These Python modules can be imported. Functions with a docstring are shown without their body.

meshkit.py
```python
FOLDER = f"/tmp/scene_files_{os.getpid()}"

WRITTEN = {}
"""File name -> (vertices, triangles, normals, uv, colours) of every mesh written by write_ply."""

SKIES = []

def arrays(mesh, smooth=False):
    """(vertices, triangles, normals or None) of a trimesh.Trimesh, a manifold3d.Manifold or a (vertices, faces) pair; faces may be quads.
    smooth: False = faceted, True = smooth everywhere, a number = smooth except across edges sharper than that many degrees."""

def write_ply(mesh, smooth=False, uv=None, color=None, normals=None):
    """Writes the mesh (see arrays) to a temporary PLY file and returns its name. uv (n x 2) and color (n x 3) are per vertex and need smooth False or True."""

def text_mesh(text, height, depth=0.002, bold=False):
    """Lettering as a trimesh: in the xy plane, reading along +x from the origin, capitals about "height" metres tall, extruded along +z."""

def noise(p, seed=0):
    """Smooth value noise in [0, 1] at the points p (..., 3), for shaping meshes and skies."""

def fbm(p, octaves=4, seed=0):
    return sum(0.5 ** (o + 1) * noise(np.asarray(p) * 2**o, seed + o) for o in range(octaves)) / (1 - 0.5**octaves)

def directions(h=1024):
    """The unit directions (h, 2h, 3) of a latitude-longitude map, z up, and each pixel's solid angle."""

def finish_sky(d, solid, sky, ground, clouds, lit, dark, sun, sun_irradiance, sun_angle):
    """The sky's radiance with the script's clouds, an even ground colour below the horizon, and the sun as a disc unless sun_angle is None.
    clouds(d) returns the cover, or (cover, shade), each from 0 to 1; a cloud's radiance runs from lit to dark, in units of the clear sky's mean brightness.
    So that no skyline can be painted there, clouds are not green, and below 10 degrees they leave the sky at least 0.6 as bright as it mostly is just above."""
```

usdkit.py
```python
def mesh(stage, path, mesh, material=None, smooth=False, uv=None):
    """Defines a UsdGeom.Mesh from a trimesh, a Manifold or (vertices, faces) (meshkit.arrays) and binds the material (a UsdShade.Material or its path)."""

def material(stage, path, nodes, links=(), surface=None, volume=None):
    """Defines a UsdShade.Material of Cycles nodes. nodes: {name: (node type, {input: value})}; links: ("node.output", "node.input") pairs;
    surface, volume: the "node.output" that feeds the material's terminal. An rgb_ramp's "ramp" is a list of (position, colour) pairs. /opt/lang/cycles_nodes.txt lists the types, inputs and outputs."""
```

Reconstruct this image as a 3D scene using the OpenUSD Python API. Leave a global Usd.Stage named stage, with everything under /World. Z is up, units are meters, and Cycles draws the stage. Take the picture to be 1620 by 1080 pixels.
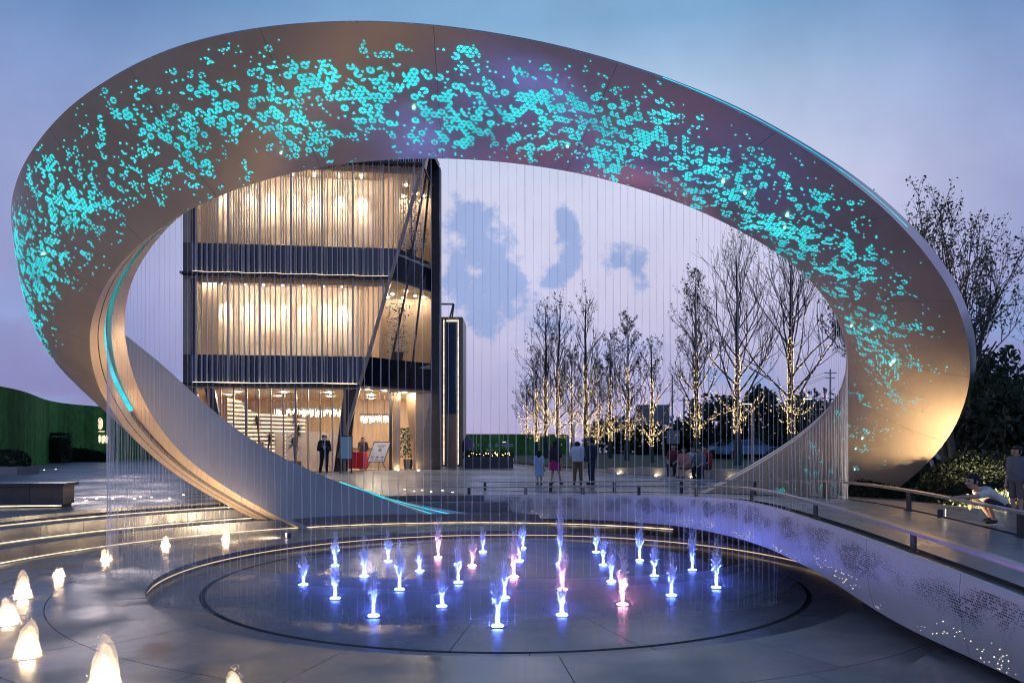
import math, re
import numpy as np
import trimesh, shapely
import shapely.geometry as sg
import manifold3d as m3
import usdkit, meshkit
from pxr import Usd, UsdGeom, UsdLux, UsdShade, Gf, Sdf, Vt

stage = Usd.Stage.CreateInMemory()
UsdGeom.SetStageUpAxis(stage, "Z")
WORLD = UsdGeom.Xform.Define(stage, "/World")
stage.SetDefaultPrim(WORLD.GetPrim())
UsdGeom.Scope.Define(stage, "/World/Looks")

# ------------------------------------------------------------------ camera, sky, sun, exposure
EYE, FOC, HOR = 1.6, 1240.0, 700.0          # eye height, focal length in photo pixels, horizon row (photo is 1620 x 1080)
cam = UsdGeom.Camera.Define(stage, "/World/camera")
cam.AddTranslateOp().Set(Gf.Vec3d(0, 0, EYE))
cam.AddRotateXOp().Set(90.0)
cam.CreateHorizontalApertureAttr(36.0)
cam.CreateVerticalApertureAttr(24.0)
cam.CreateFocalLengthAttr(36.0 * FOC / 1620)
cam.CreateVerticalApertureOffsetAttr((HOR - 540) / 1620 * 36.0)
cam.CreateClippingRangeAttr(Gf.Vec2f(0.05, 4000))
cam.CreateFStopAttr(0.0)
EXPOSURE = 0.0
cam.CreateExposureAttr(EXPOSURE)

SUN_EL, SUN_AZ = math.radians(2.0), math.radians(-28.0)      # the sun has just set behind the building
SKY_STRENGTH, SKY_GAIN = 0.1, 10.0

def mat(name, nodes, links=(), surface=None, volume=None):
    return usdkit.material(stage, "/World/Looks/" + name, nodes, links, surface=surface, volume=volume)

def sky_material():
    n, l = {}, []
    n["tc"] = ("texture_coordinate", {})
    n["xyz"] = ("separate_xyz", {})
    l.append(("tc.generated", "xyz.vector"))
    n["sky"] = ("sky_texture", {"sky_type": "single_scattering", "sun_disc": False, "sun_elevation": SUN_EL, "sun_rotation": SUN_AZ,
                                "altitude": 100.0, "air_density": 1.0, "aerosol_density": 1.5, "ozone_density": 2.0})
    # dusk colours by height above the horizon
    n["el"] = ("rgb_ramp", {"ramp": [(0.0, (.225, .23, .48)), (.07, (.225, .25, .52)), (.18, (.30, .335, .61)), (.30, (.31, .365, .64)),
                                     (.40, (.215, .32, .59)), (.47, (.115, .24, .50)), (.60, (.11, .22, .49)), (1.0, (.075, .15, .34))]})
    l.append(("xyz.z", "el.fac"))
    # afterglow: brighter and pinker ahead, above the trees
    n["gdir"] = ("vector_math", {"math_type": "dot_product", "vector2": tuple(np.array([.06, 1, .24]) / np.linalg.norm([.06, 1, .24]))})
    l.append(("tc.generated", "gdir.vector1"))
    n["glow"] = ("map_range", {"range_type": "smoothstep", "from_min": .84, "from_max": 1.0, "to_min": 0.0, "to_max": 1.0, "clamp": True})
    l.append(("gdir.value", "glow.value"))
    n["gcol"] = ("mix_color", {"blend_type": "mix", "a": (1, 1, 1), "b": (2.15, 1.86, 1.38), "use_clamp": True, "use_clamp_result": False})
    l.append(("glow.result", "gcol.fac"))
    n["gm"] = ("mix_color", {"blend_type": "multiply", "fac": 1.0, "use_clamp_result": False})
    l += [("el.color", "gm.a"), ("gcol.result", "gm.b")]
    # clouds: u = x/y, w = z/y ahead of the viewer
    n["yy"] = ("math", {"math_type": "maximum", "value2": 0.05})
    l.append(("xyz.y", "yy.value1"))
    n["u"] = ("math", {"math_type": "divide"}); l += [("xyz.x", "u.value1"), ("yy.value", "u.value2")]
    n["w"] = ("math", {"math_type": "divide"}); l += [("xyz.z", "w.value1"), ("yy.value", "w.value2")]
    n["uw"] = ("combine_xyz", {}); l += [("u.value", "uw.x"), ("w.value", "uw.y")]
    n["nz"] = ("noise_texture", {"scale": 26.0, "detail": 6.0, "roughness": .62}); l.append(("uw.vector", "nz.vector"))
    n["nz2"] = ("noise_texture", {"scale": 7.0, "detail": 5.0, "roughness": .55}); l.append(("uw.vector", "nz2.vector"))
    blobs = [(742, 345, 34, 34), (765, 395, 62, 50), (785, 455, 52, 52), (775, 505, 40, 30), (722, 420, 34, 70), (800, 475, 34, 40),
             (901, 365, 17, 30), (908, 400, 17, 34), (884, 437, 34, 17), (868, 448, 18, 12), (972, 408, 28, 24), (1006, 428, 19, 34),
             ]
    prev = None
    for i, (px, py, rx, ry) in enumerate(blobs):
        u, w = (px - 810) / FOC, (HOR - py) / FOC
        n[f"b{i}"] = ("vector_math", {"math_type": "subtract", "vector2": (u, w, 0)}); l.append(("uw.vector", f"b{i}.vector1"))
        n[f"s{i}"] = ("vector_math", {"math_type": "multiply", "vector2": (FOC / rx, FOC / ry, 0)}); l.append((f"b{i}.vector", f"s{i}.vector1"))
        n[f"d{i}"] = ("vector_math", {"math_type": "length"}); l.append((f"s{i}.vector", f"d{i}.vector1"))
        if prev is None:
            prev = f"d{i}.value"
        else:
            n[f"m{i}"] = ("math", {"math_type": "smoothmin", "value3": .35}); l += [(prev, f"m{i}.value1"), (f"d{i}.value", f"m{i}.value2")]
            prev = f"m{i}.value"
    n["nn"] = ("math", {"math_type": "multiply_add", "value2": 3.6, "value3": -1.8}); l.append(("nz.fac", "nn.value1"))
    n["nz4"] = ("noise_texture", {"scale": 11.0, "detail": 4.0, "roughness": .5}); l.append(("uw.vector", "nz4.vector"))
    n["wob"] = ("math", {"math_type": "multiply_add", "value2": 3.4, "value3": -1.7}); l.append(("nz4.fac", "wob.value1"))
    n["wobs"] = ("math", {"math_type": "add"}); l += [(prev, "wobs.value1"), ("wob.value", "wobs.value2")]
    n["sum"] = ("math", {"math_type": "add"}); l += [("wobs.value", "sum.value1"), ("nn.value", "sum.value2")]
    n["mask"] = ("map_range", {"range_type": "smoothstep", "from_min": 1.18, "from_max": .45, "to_min": 0.0, "to_max": .80, "clamp": True})
    l.append(("sum.value", "mask.value"))
    n["ahead"] = ("math", {"math_type": "greater_than", "value2": .2}); l.append(("xyz.y", "ahead.value1"))
    # low, soft bluish bank nearer the horizon
    n["lown"] = ("mapping", {"scale": (1, 2.6, 1)}); l.append(("uw.vector", "lown.vector"))
    n["nz3"] = ("noise_texture", {"scale": 3.6, "detail": 6.0, "roughness": .55}); l.append(("lown.vector", "nz3.vector"))
    n["lm"] = ("map_range", {"range_type": "smoothstep", "from_min": .50, "from_max": .64, "to_min": 0.0, "to_max": .75, "clamp": True}); l.append(("nz3.fac", "lm.value"))
    n["lz"] = ("map_range", {"range_type": "smoothstep", "from_min": .27, "from_max": .12, "to_min": 0.0, "to_max": 1.0, "clamp": True}); l.append(("w.value", "lz.value"))
    n["lmz"] = ("math", {"math_type": "multiply"}); l += [("lm.result", "lmz.value1"), ("lz.result", "lmz.value2")]
    n["mx"] = ("math", {"math_type": "maximum"}); l += [("mask.result", "mx.value1"), ("lmz.value", "mx.value2")]
    n["mk"] = ("math", {"math_type": "multiply"}); l += [("mx.value", "mk.value1"), ("ahead.value", "mk.value2")]
    n["cl"] = ("mix_color", {"b": (.27, .39, .72), "use_clamp_result": False}); l += [("mk.value", "cl.fac"), ("gm.result", "cl.a")]
    # faint streaky variation everywhere
    n["vv"] = ("map_range", {"from_min": .3, "from_max": .7, "to_min": .93, "to_max": 1.07}); l.append(("nz2.fac", "vv.value"))
    n["vc"] = ("combine_xyz", {}); l += [("vv.result", "vc.x"), ("vv.result", "vc.y"), ("vv.result", "vc.z")]
    n["cv"] = ("vector_math", {"math_type": "multiply"}); l += [("cl.result", "cv.vector1"), ("vc.vector", "cv.vector2")]
    n["gain"] = ("vector_math", {"math_type": "scale", "scale": SKY_GAIN}); l.append(("cv.vector", "gain.vector1"))
    n["mix"] = ("mix_color", {"fac": .982, "use_clamp_result": False}); l += [("sky.color", "mix.a"), ("gain.vector", "mix.b")]
    n["bg"] = ("background_shader", {"strength": SKY_STRENGTH}); l.append(("mix.result", "bg.color"))
    return mat("sky", n, l, surface="bg.background")

sky = UsdLux.DomeLight.Define(stage, "/World/sky")
UsdShade.MaterialBindingAPI.Apply(sky.GetPrim()).Bind(sky_material())
sky.GetPrim().SetCustomDataByKey("kind", "structure")
sun = UsdLux.DistantLight.Define(stage, "/World/sun")
sun.CreateNormalizeAttr(True); sun.CreateIntensityAttr(0.10); sun.CreateAngleAttr(12.0); sun.CreateColorAttr(Gf.Vec3f(1.0, .82, .74))
_sd = np.array([math.sin(SUN_AZ) * math.cos(SUN_EL), math.cos(SUN_AZ) * math.cos(SUN_EL), math.sin(SUN_EL)])
sun.AddRotateZOp().Set(math.degrees(math.atan2(_sd[0], -_sd[1])))          # -z axis points from the sun to the scene
sun.AddRotateXOp().Set(90.0 - math.degrees(SUN_EL))

# ------------------------------------------------------------------ helpers
used = {}
def fresh(parent, name):
    k = used.get((parent, name), 0); used[(parent, name)] = k + 1
    return f"{parent}/{name}" + (f"_{k:03d}" if k else "")

def tagp(prim, label=None, cat=None, group=None, kind=None):
    prim = prim.GetPrim() if hasattr(prim, "GetPrim") else prim
    for k, v in (("label", label), ("category", cat), ("group", group), ("kind", kind)):
        if v: prim.SetCustomDataByKey(k, v)
    return prim

def thing(name, label=None, cat=None, group=None, kind=None, loc=(0, 0, 0), rz=0.0, scale=None):
    x = UsdGeom.Xform.Define(stage, fresh("/World", name))
    if any(loc): x.AddTranslateOp().Set(Gf.Vec3d(*map(float, loc)))
    if rz: x.AddRotateZOp().Set(float(rz))
    if scale: x.AddScaleOp().Set(Gf.Vec3f(*([scale] * 3 if np.isscalar(scale) else scale)))
    tagp(x, label, cat, group, kind)
    return str(x.GetPath())

def obj(parent, name, mesh, material, smooth=False, label=None, kind=None, cat=None, group=None):
    p = fresh(parent or "/World", name)
    if isinstance(mesh, MB): mesh = mesh.get()
    m = usdkit.mesh(stage, p, mesh, material, smooth=smooth)
    tagp(m, label, cat, group, kind)
    return p

def copy_of(src, name, label, cat, group=None, loc=(0, 0, 0), rz=0.0, scale=None):
    x = UsdGeom.Xform.Define(stage, fresh("/World", name))
    x.AddTranslateOp().Set(Gf.Vec3d(*map(float, loc)))
    x.AddRotateZOp().Set(float(rz))
    if scale: x.AddScaleOp().Set(Gf.Vec3f(*([scale] * 3 if np.isscalar(scale) else scale)))
    p = x.GetPrim(); p.GetReferences().AddInternalReference(src); p.SetInstanceable(True)
    tagp(p, label, cat, group)
    return str(p.GetPath())

class MB:
    """collects shapes into one mesh"""
    def __init__(s): s.v, s.f, s.n = [], [], 0
    def add(s, v, f):
        v = np.asarray(v, float); f = np.asarray(f, int)
        if f.shape[1] == 4: f = np.vstack([f[:, [0, 1, 2]], f[:, [0, 2, 3]]])
        s.v.append(v); s.f.append(f + s.n); s.n += len(v); return s
    def tm(s, m): return s.add(m.vertices, m.faces)
    def man(s, m):
        q = m.to_mesh(); return s.add(q.vert_properties[:, :3], q.tri_verts)
    def box(s, c, d, rz=0.0, R=None):
        x, y, z = np.asarray(d, float) / 2
        v = np.array([[a, b, e] for a in (-x, x) for b in (-y, y) for e in (-z, z)])
        if rz:
            k, q = math.cos(rz), math.sin(rz); v = v @ np.array([[k, q, 0], [-q, k, 0], [0, 0, 1]])
        if R is not None: v = v @ np.asarray(R).T
        return s.add(v + np.asarray(c, float), [[0, 1, 3, 2], [4, 6, 7, 5], [0, 4, 5, 1], [2, 3, 7, 6], [0, 2, 6, 4], [1, 5, 7, 3]])
    def box2(s, lo, hi):
        lo, hi = np.asarray(lo, float), np.asarray(hi, float); return s.box((lo + hi) / 2, hi - lo)
    def beam(s, a, b, w, h, up=(0, 0, 1)):
        a, b = np.asarray(a, float), np.asarray(b, float); t = b - a; L = np.linalg.norm(t); t /= L
        x = np.cross(t, up); x /= np.linalg.norm(x); z = np.cross(x, t)
        return s.box((a + b) / 2, (w, L, h), R=np.stack([x, t, z], 1))
    def tube(s, pts, r, sides=6, caps=True):
        p = np.asarray(pts, float); n = len(p); r = np.broadcast_to(r, (n,))
        t = np.gradient(p, axis=0); t /= np.linalg.norm(t, axis=1, keepdims=True) + 1e-12
        ref = np.array([0, 0, 1.0]) if abs(t[:, 2]).mean() < .8 else np.array([1.0, .1, 0])
        a = np.cross(t, ref); a /= np.linalg.norm(a, axis=1, keepdims=True) + 1e-12
        b = np.cross(t, a); g = np.arange(sides) * 2 * np.pi / sides
        v = p[:, None] + r[:, None, None] * (np.cos(g)[None, :, None] * a[:, None] + np.sin(g)[None, :, None] * b[:, None])
        i, j = np.meshgrid(np.arange(n - 1), np.arange(sides), indexing="ij")
        q = np.stack([i * sides + j, (i + 1) * sides + j, (i + 1) * sides + (j + 1) % sides, i * sides + (j + 1) % sides], -1).reshape(-1, 4)
        s.add(v.reshape(-1, 3), q)
        if caps:
            k = np.arange(1, sides - 1); z = np.zeros_like(k)
            s.f.append(np.stack([z, k, k + 1], 1) + s.n - n * sides)
            s.f.append(np.stack([z, k + 1, k], 1) + s.n - sides)
        return s
    def lathe(s, prof, sides=16, c=(0, 0, 0)):
        prof = np.asarray(prof, float); g = np.arange(sides) * 2 * np.pi / sides
        v = np.stack([prof[:, :1] * np.cos(g), prof[:, :1] * np.sin(g), np.repeat(prof[:, 1:], sides, 1)], -1).reshape(-1, 3)
        n = len(prof); i, j = np.meshgrid(np.arange(n - 1), np.arange(sides), indexing="ij")
        q = np.stack([i * sides + j, i * sides + (j + 1) % sides, (i + 1) * sides + (j + 1) % sides, (i + 1) * sides + j], -1).reshape(-1, 4)
        return s.add(v + np.asarray(c, float), q)
    def grid(s, P):
        """P (m, n, 3) as a sheet"""
        P = np.asarray(P, float); m, n = P.shape[:2]
        i, j = np.meshgrid(np.arange(m - 1), np.arange(n - 1), indexing="ij")
        return s.add(P.reshape(-1, 3), np.stack([i * n + j, (i + 1) * n + j, (i + 1) * n + j + 1, i * n + j + 1], -1).reshape(-1, 4))
    def quad(s, a, b, c, d): return s.add([a, b, c, d], [[0, 1, 2, 3]])
    def poly(s, pg, z0, z1):
        for g in getattr(pg, "geoms", [pg]):
            if g.geom_type != "Polygon" or g.area < 1e-4: continue
            m = trimesh.creation.extrude_polygon(g, z1 - z0, engine="earcut"); m.apply_translation((0, 0, z0)); s.tm(m)
        return s
    def get(s): return np.vstack(s.v), np.vstack(s.f)

def at(px, py, Y): return np.array([(px - 810) / FOC * Y, Y, EYE - (py - HOR) / FOC * Y])
def onz(px, py, z):
    Y = FOC * (EYE - z) / (py - HOR); return np.array([(px - 810) / FOC * Y, Y, z])
def smooth(x): x = np.clip(x, 0, 1); return x * x * (3 - 2 * x)
def circ(c, r, n=160): return sg.Polygon([(c[0] + r * math.cos(a), c[1] + r * math.sin(a)) for a in np.linspace(0, 2 * math.pi, n, endpoint=False)])
def rs(k): return np.random.RandomState(k)

# ------------------------------------------------------------------ materials
def pbr(name, col, rough=.5, metal=0.0, spec=.5, noise=None, bump=None, rvar=None, coat=0.0, objvar=0.0):
    """principled with optional colour noise (scale, amount), bump (scale, strength), roughness variation (scale, lo, hi) and per-object variation"""
    n = {"p": ("principled_bsdf", {"base_color": col, "roughness": rough, "metallic": metal, "specular_ior_level": spec, "coat_weight": coat}), "g": ("geometry", {})}
    l = []
    if noise:
        sc, am = noise
        n["nz"] = ("noise_texture", {"scale": sc, "detail": 5.0, "roughness": .6}); l.append(("g.position", "nz.vector"))
        c = np.array(col)
        n["rp"] = ("rgb_ramp", {"ramp": [(.25, tuple(c * (1 - am))), (.75, tuple(np.minimum(c * (1 + am), 1)))]}); l.append(("nz.fac", "rp.fac"))
        last = "rp.color"
        if objvar:
            n["oi"] = ("object_info", {}); n["mr"] = ("map_range", {"to_min": 1 - objvar, "to_max": 1 + objvar}); l.append(("oi.random", "mr.value"))
            n["sc"] = ("vector_math", {"math_type": "scale"}); l += [(last, "sc.vector1"), ("mr.result", "sc.scale")]; last = "sc.vector"
        l.append((last, "p.base_color"))
    if bump:
        n["bn"] = ("noise_texture", {"scale": bump[0], "detail": 4.0}); l.append(("g.position", "bn.vector"))
        n["bp"] = ("bump", {"strength": bump[1], "distance": .01}); l += [("bn.fac", "bp.height"), ("bp.normal", "p.normal")]
    if rvar:
        n["rn"] = ("noise_texture", {"scale": rvar[0], "detail": 4.0}); l.append(("g.position", "rn.vector"))
        n["rm"] = ("map_range", {"from_min": .3, "from_max": .7, "to_min": rvar[1], "to_max": rvar[2], "clamp": True}); l += [("rn.fac", "rm.value"), ("rm.result", "p.roughness")]
    return mat(name, n, l, surface="p.BSDF")

def glow(name, col, strength):
    return mat(name, {"e": ("emission", {"color": col, "strength": strength})}, surface="e.emission")

M = {}
M["basin_stone"] = pbr("wet_grey_stone", (.215, .195, .180), .3, noise=(1.6, .22), bump=(9, .10), rvar=(.7, .10, .50), objvar=.14)
M["disc_stone"] = pbr("wet_dark_stone", (.165, .150, .148), .25, noise=(1.4, .22), bump=(7, .10), rvar=(.7, .08, .42), objvar=.12)
M["joint"] = pbr("dark_joint", (.03, .03, .032), .6)
M["plaza_stone"] = None
M["step_stone"] = pbr("step_stone", (.16, .15, .15), .4, noise=(2.2, .2), bump=(12, .1), rvar=(1.2, .25, .5), objvar=.12)
M["champagne"] = mat("champagne_metal", {
    "g": ("geometry", {}), "nz": ("noise_texture", {"scale": .55, "detail": 4.0, "distortion": .6}),
    "rp": ("rgb_ramp", {"ramp": [(.3, (.70, .52, .35)), (.7, (.81, .62, .425))]}),
    "rm": ("map_range", {"from_min": .3, "from_max": .7, "to_min": .30, "to_max": .44, "clamp": True}),
    "bn": ("noise_texture", {"scale": 1.1, "detail": 2.0}), "bp": ("bump", {"strength": .25, "distance": .03}),
    "p": ("principled_bsdf", {"metallic": .35})},
    [("g.position", "nz.vector"), ("nz.fac", "rp.fac"), ("rp.color", "p.base_color"), ("nz.fac", "rm.value"), ("rm.result", "p.roughness"),
     ("g.position", "bn.vector"), ("bn.fac", "bp.height"), ("bp.normal", "p.normal")], surface="p.BSDF")
M["steel"] = pbr("brushed_steel", (.42, .355, .33), .42, .6, noise=(.8, .08), bump=(1.2, .05))
M["rim_steel"] = pbr("polished_rim", (.62, .60, .58), .14, 1.0)
M["seam"] = pbr("dark_seam", (.03, .028, .026), .6)
M["cyan"] = mat("cyan_light", {"g": ("geometry", {}), "nz": ("noise_texture", {"scale": 1.3, "detail": 5.0, "roughness": .75}), "m": ("map_range", {"from_min": .33, "from_max": .68, "to_min": .72, "to_max": 1.65, "clamp": True}), "e": ("emission", {"color": (.04, .80, .93)})},
    [("g.position", "nz.vector"), ("nz.fac", "m.value"), ("m.result", "e.strength")], surface="e.emission")
M["cyan_hot"] = glow("cyan_hot_light", (.25, 1.0, 1.0), 5.0)
M["strip"] = mat("warm_strip_light", {"g": ("geometry", {}), "nz": ("noise_texture", {"scale": 3.2, "detail": 5.0, "roughness": .7}), "m": ("map_range", {"from_min": .3, "from_max": .7, "to_min": .7, "to_max": 2.2, "clamp": True}),
    "e": ("emission", {"color": (1.0, .79, .56)})}, [("g.position", "nz.vector"), ("nz.fac", "m.value"), ("m.result", "e.strength")], surface="e.emission")
M["strip_dim"] = glow("dim_warm_strip_light", (1.0, .74, .48), .95)
M["dot_light"] = glow("panel_dot_light", (1.0, .86, .68), 4.5)
M["warm_white"] = glow("warm_white_lamp", (1.0, .82, .58), 9.0)
M["fascia"] = pbr("white_panel", (.66, .63, .62), .42, .15, noise=(1.5, .06), bump=(3, .05))
M["hole"] = pbr("perforation_dark", (.02, .02, .025), .7)
M["deck"] = pbr("deck_stone", (.16, .155, .16), .28, noise=(2.5, .15), rvar=(1.0, .2, .4), objvar=.08)
M["rail"] = pbr("rail_metal", (.42, .40, .40), .3, .9, noise=(3, .1))
M["post"] = pbr("dark_post_metal", (.07, .07, .08), .35, .7)
M["gutter"] = pbr("dark_gutter", (.04, .05, .06), .2)

def plaza_mat():
    n = {"g": ("geometry", {}), "mp": ("mapping", {"rotation": (0, 0, .12)}),
         "br": ("brick_texture", {"scale": 1.0, "brick_width": 1.2, "row_height": .6, "mortar_size": .012, "color1": (.185, .185, .20), "color2": (.215, .21, .225), "mortar": (.07, .07, .075)}),
         "sx": ("separate_xyz", {}), "band": ("wave_texture", {"wave_type": "bands", "bands_direction": "y", "profile": "sine", "scale": .055, "distortion": 2.0, "detail": 0.0}),
         "bm": ("map_range", {"range_type": "smoothstep", "from_min": .44, "from_max": .56, "to_min": .72, "to_max": 1.12, "clamp": True}),
         "nz": ("noise_texture", {"scale": .6, "detail": 5.0}), "nm": ("map_range", {"from_min": .3, "from_max": .7, "to_min": .85, "to_max": 1.15}),
         "m1": ("math", {"math_type": "multiply"}), "sc": ("vector_math", {"math_type": "scale"}),
         "rm": ("map_range", {"from_min": .3, "from_max": .7, "to_min": .25, "to_max": .5, "clamp": True}),
         "p": ("principled_bsdf", {})}
    l = [("g.position", "mp.vector"), ("mp.vector", "br.vector"), ("mp.vector", "band.vector"), ("band.fac", "bm.value"), ("g.position", "nz.vector"), ("nz.fac", "nm.value"),
         ("bm.result", "m1.value1"), ("nm.result", "m1.value2"), ("br.color", "sc.vector1"), ("m1.value", "sc.scale"), ("sc.vector", "p.base_color"),
         ("nz.fac", "rm.value"), ("rm.result", "p.roughness")]
    return mat("plaza_paving", n, l, surface="p.BSDF")
M["plaza_stone"] = plaza_mat()

# ------------------------------------------------------------------ ground, steps, basin
CB, CF = (-1.0, 13.6), (-.1, 14.5)
Z_T1, Z_T2, Z_B, Z_D = -.16, -.43, -.70, -.88
R0, R1, R2, RD, RG = 10.2, 9.5, 8.75, 6.05, 5.25
def zg(x, y): return .22 * smooth((np.asarray(y) - 26) / 9.0)

rad = np.r_[R0, 10.6, 11.2, 12, 13, 14, 15, 16.5, 18, 20, 22, 25, 30, 40, 60, 100, 200, 500, 1500]
ang = np.linspace(0, 2 * np.pi, 181)
P = np.stack([CB[0] + rad[:, None] * np.cos(ang), CB[1] + rad[:, None] * np.sin(ang), np.zeros((len(rad), len(ang)))], -1)
P[..., 2] = zg(P[..., 0], P[..., 1])
obj(None, "plaza", MB().grid(P[:, ::-1]), M["plaza_stone"], smooth=40, label="grey stone paved upper plaza round the sunken fountain", kind="structure")

def ring_cells(c, r0, r1, n, gap=.006, off=0.0):
    out = []
    for k in range(n):
        a = np.linspace(2 * np.pi * k / n, 2 * np.pi * (k + 1) / n, 9) + off
        o = [(c[0] + r1 * math.cos(t), c[1] + r1 * math.sin(t)) for t in a]; i = [(c[0] + r0 * math.cos(t), c[1] + r0 * math.sin(t)) for t in a[::-1]]
        out.append(sg.Polygon(o + i).buffer(-gap))
    return out

# a sealed dark bed below all the slabs
obj(None, "pool_bed", MB().poly(circ(CB, R0 + .25), -1.3, -.955), M["joint"], label="dark bed below the fountain paving joints", kind="structure")
steps = thing("curved_steps", "curved stone steps with light strips at the foot of each riser", kind="structure")
for (ro, ri, z, zb, n) in ((R0, R1, Z_T1, -1, 58), (R1, R2, Z_T2, -1, 54)):
    for pg in ring_cells(CB, ri, ro + .02, n, .003): obj(steps, "step_stone", MB().poly(pg, zb, z), M["step_stone"])
for pg in ring_cells(CB, R0, R0 + .35, 60, .003): obj(steps, "kerb_stone", MB().poly(pg, -1, .006), M["step_stone"])

M["paver_light"] = pbr("pale_paver", (.20, .20, .215), .35, noise=(1.8, .18), bump=(14, .12), rvar=(.8, .2, .5), objvar=.10)
M["paver_dark"] = pbr("dark_paver", (.11, .11, .118), .35, noise=(1.8, .2), bump=(14, .12), rvar=(.8, .2, .5), objvar=.12)
paving = thing("plaza_paving", "rows of curved stone pavers bordering the steps on the left and at the back", kind="structure")
for j, (r0, r1, mt) in enumerate(((10.56, 11.2, "paver_dark"), (11.2, 12.0, "paver_light"), (12.0, 12.8, "paver_light"), (12.8, 13.6, "paver_light"), (13.6, 14.2, "paver_dark"), (14.2, 15.1, "paver_light"))):
    for pg in ring_cells(CB, r0, r1, 66, .004, .05 * (j % 2)):
        c = pg.centroid
        if c.y > 12 and c.x < 3.2 and c.y < 25.4: obj(paving, "paver", MB().poly(pg, -.05, .007), M[mt])
basin = thing("fountain_basin", "wet grey stone basin floor with bubbling water lamps", kind="structure")
lim = circ(CB, R2 - .004, 240).difference(circ(CF, RD, 240))
for (r0, r1, n, off) in ((RD, 7.35, 16, .1), (7.35, 8.4, 22, .0), (8.4, 11.5, 26, .07)):
    for pg in ring_cells(CF, r0, r1, n, .005, off):
        q = pg.intersection(lim)
        if q.area > .02: obj(basin, "floor_slab", MB().poly(q, Z_B - .08, Z_B), M["basin_stone"])
obj(basin, "basin_edge", MB().poly(circ(CF, RD + .25, 240).difference(circ(CF, RD + .05, 240)), -1.0, Z_B - .085), M["step_stone"])
disc = thing("fountain_disc", "round sunken fountain floor of dark wet slabs", kind="structure")
for (r0, r1, n, off) in ((0, 1.9, 4, .5), (1.9, 3.6, 9, .25), (3.6, RG - .05, 14, .1), (RG + .03, RD + .2, 22, .2)):
    for pg in ring_cells(CF, r0, r1, n, .005, off):
        q = pg.intersection(circ(CF, RD + .045, 240))
        obj(disc, "floor_slab", MB().poly(q, Z_D - .08, Z_D), M["disc_stone"])
obj(disc, "drain_ring", MB().poly(circ(CF, RG + .028, 200).difference(circ(CF, RG - .048, 200)), -.95, Z_D - .02), M["hole"])

def arc_strip(c, r, z0, z1, a0, a1, th=.02, n=90):
    a = np.radians(np.linspace(a0, a1, n)); b = MB()
    sec = [(r, z0), (r - th, z0), (r - th, z1), (r, z1), (r, z0)]
    b.grid(np.stack([np.stack([c[0] + q * np.cos(a), c[1] + q * np.sin(a), np.full(n, z)], -1) for q, z in sec], 0)); return b
LS = "light strips at the foot of the steps"
obj(None, "light_strip", arc_strip(CB, R0 - .002, Z_T1 + .004, Z_T1 + .024, 129, 222), M["strip"], label="warm light strip at the foot of the topmost curved riser", cat="light strip", group=LS)
obj(None, "light_strip", arc_strip(CB, R1 - .002, Z_T2 + .004, Z_T2 + .026, 129, 222), M["strip"], label="warm light strip along the second riser, between the topmost riser and the basin edge", cat="light strip", group=LS)
obj(None, "light_strip", arc_strip(CB, R2 - .006, Z_B + .02, Z_B + .038, 20, 215), M["strip"], label="long warm light strip at the basin's back edge in front of the ring's foot", cat="light strip", group=LS)
obj(None, "light_strip", arc_strip(CF, RD + .047, Z_D + .055, Z_D + .070, 0, 359.9, n=200), M["strip_dim"], label="circular warm light strip under the rim of the round jet floor", cat="light strip", group=LS)

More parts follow.
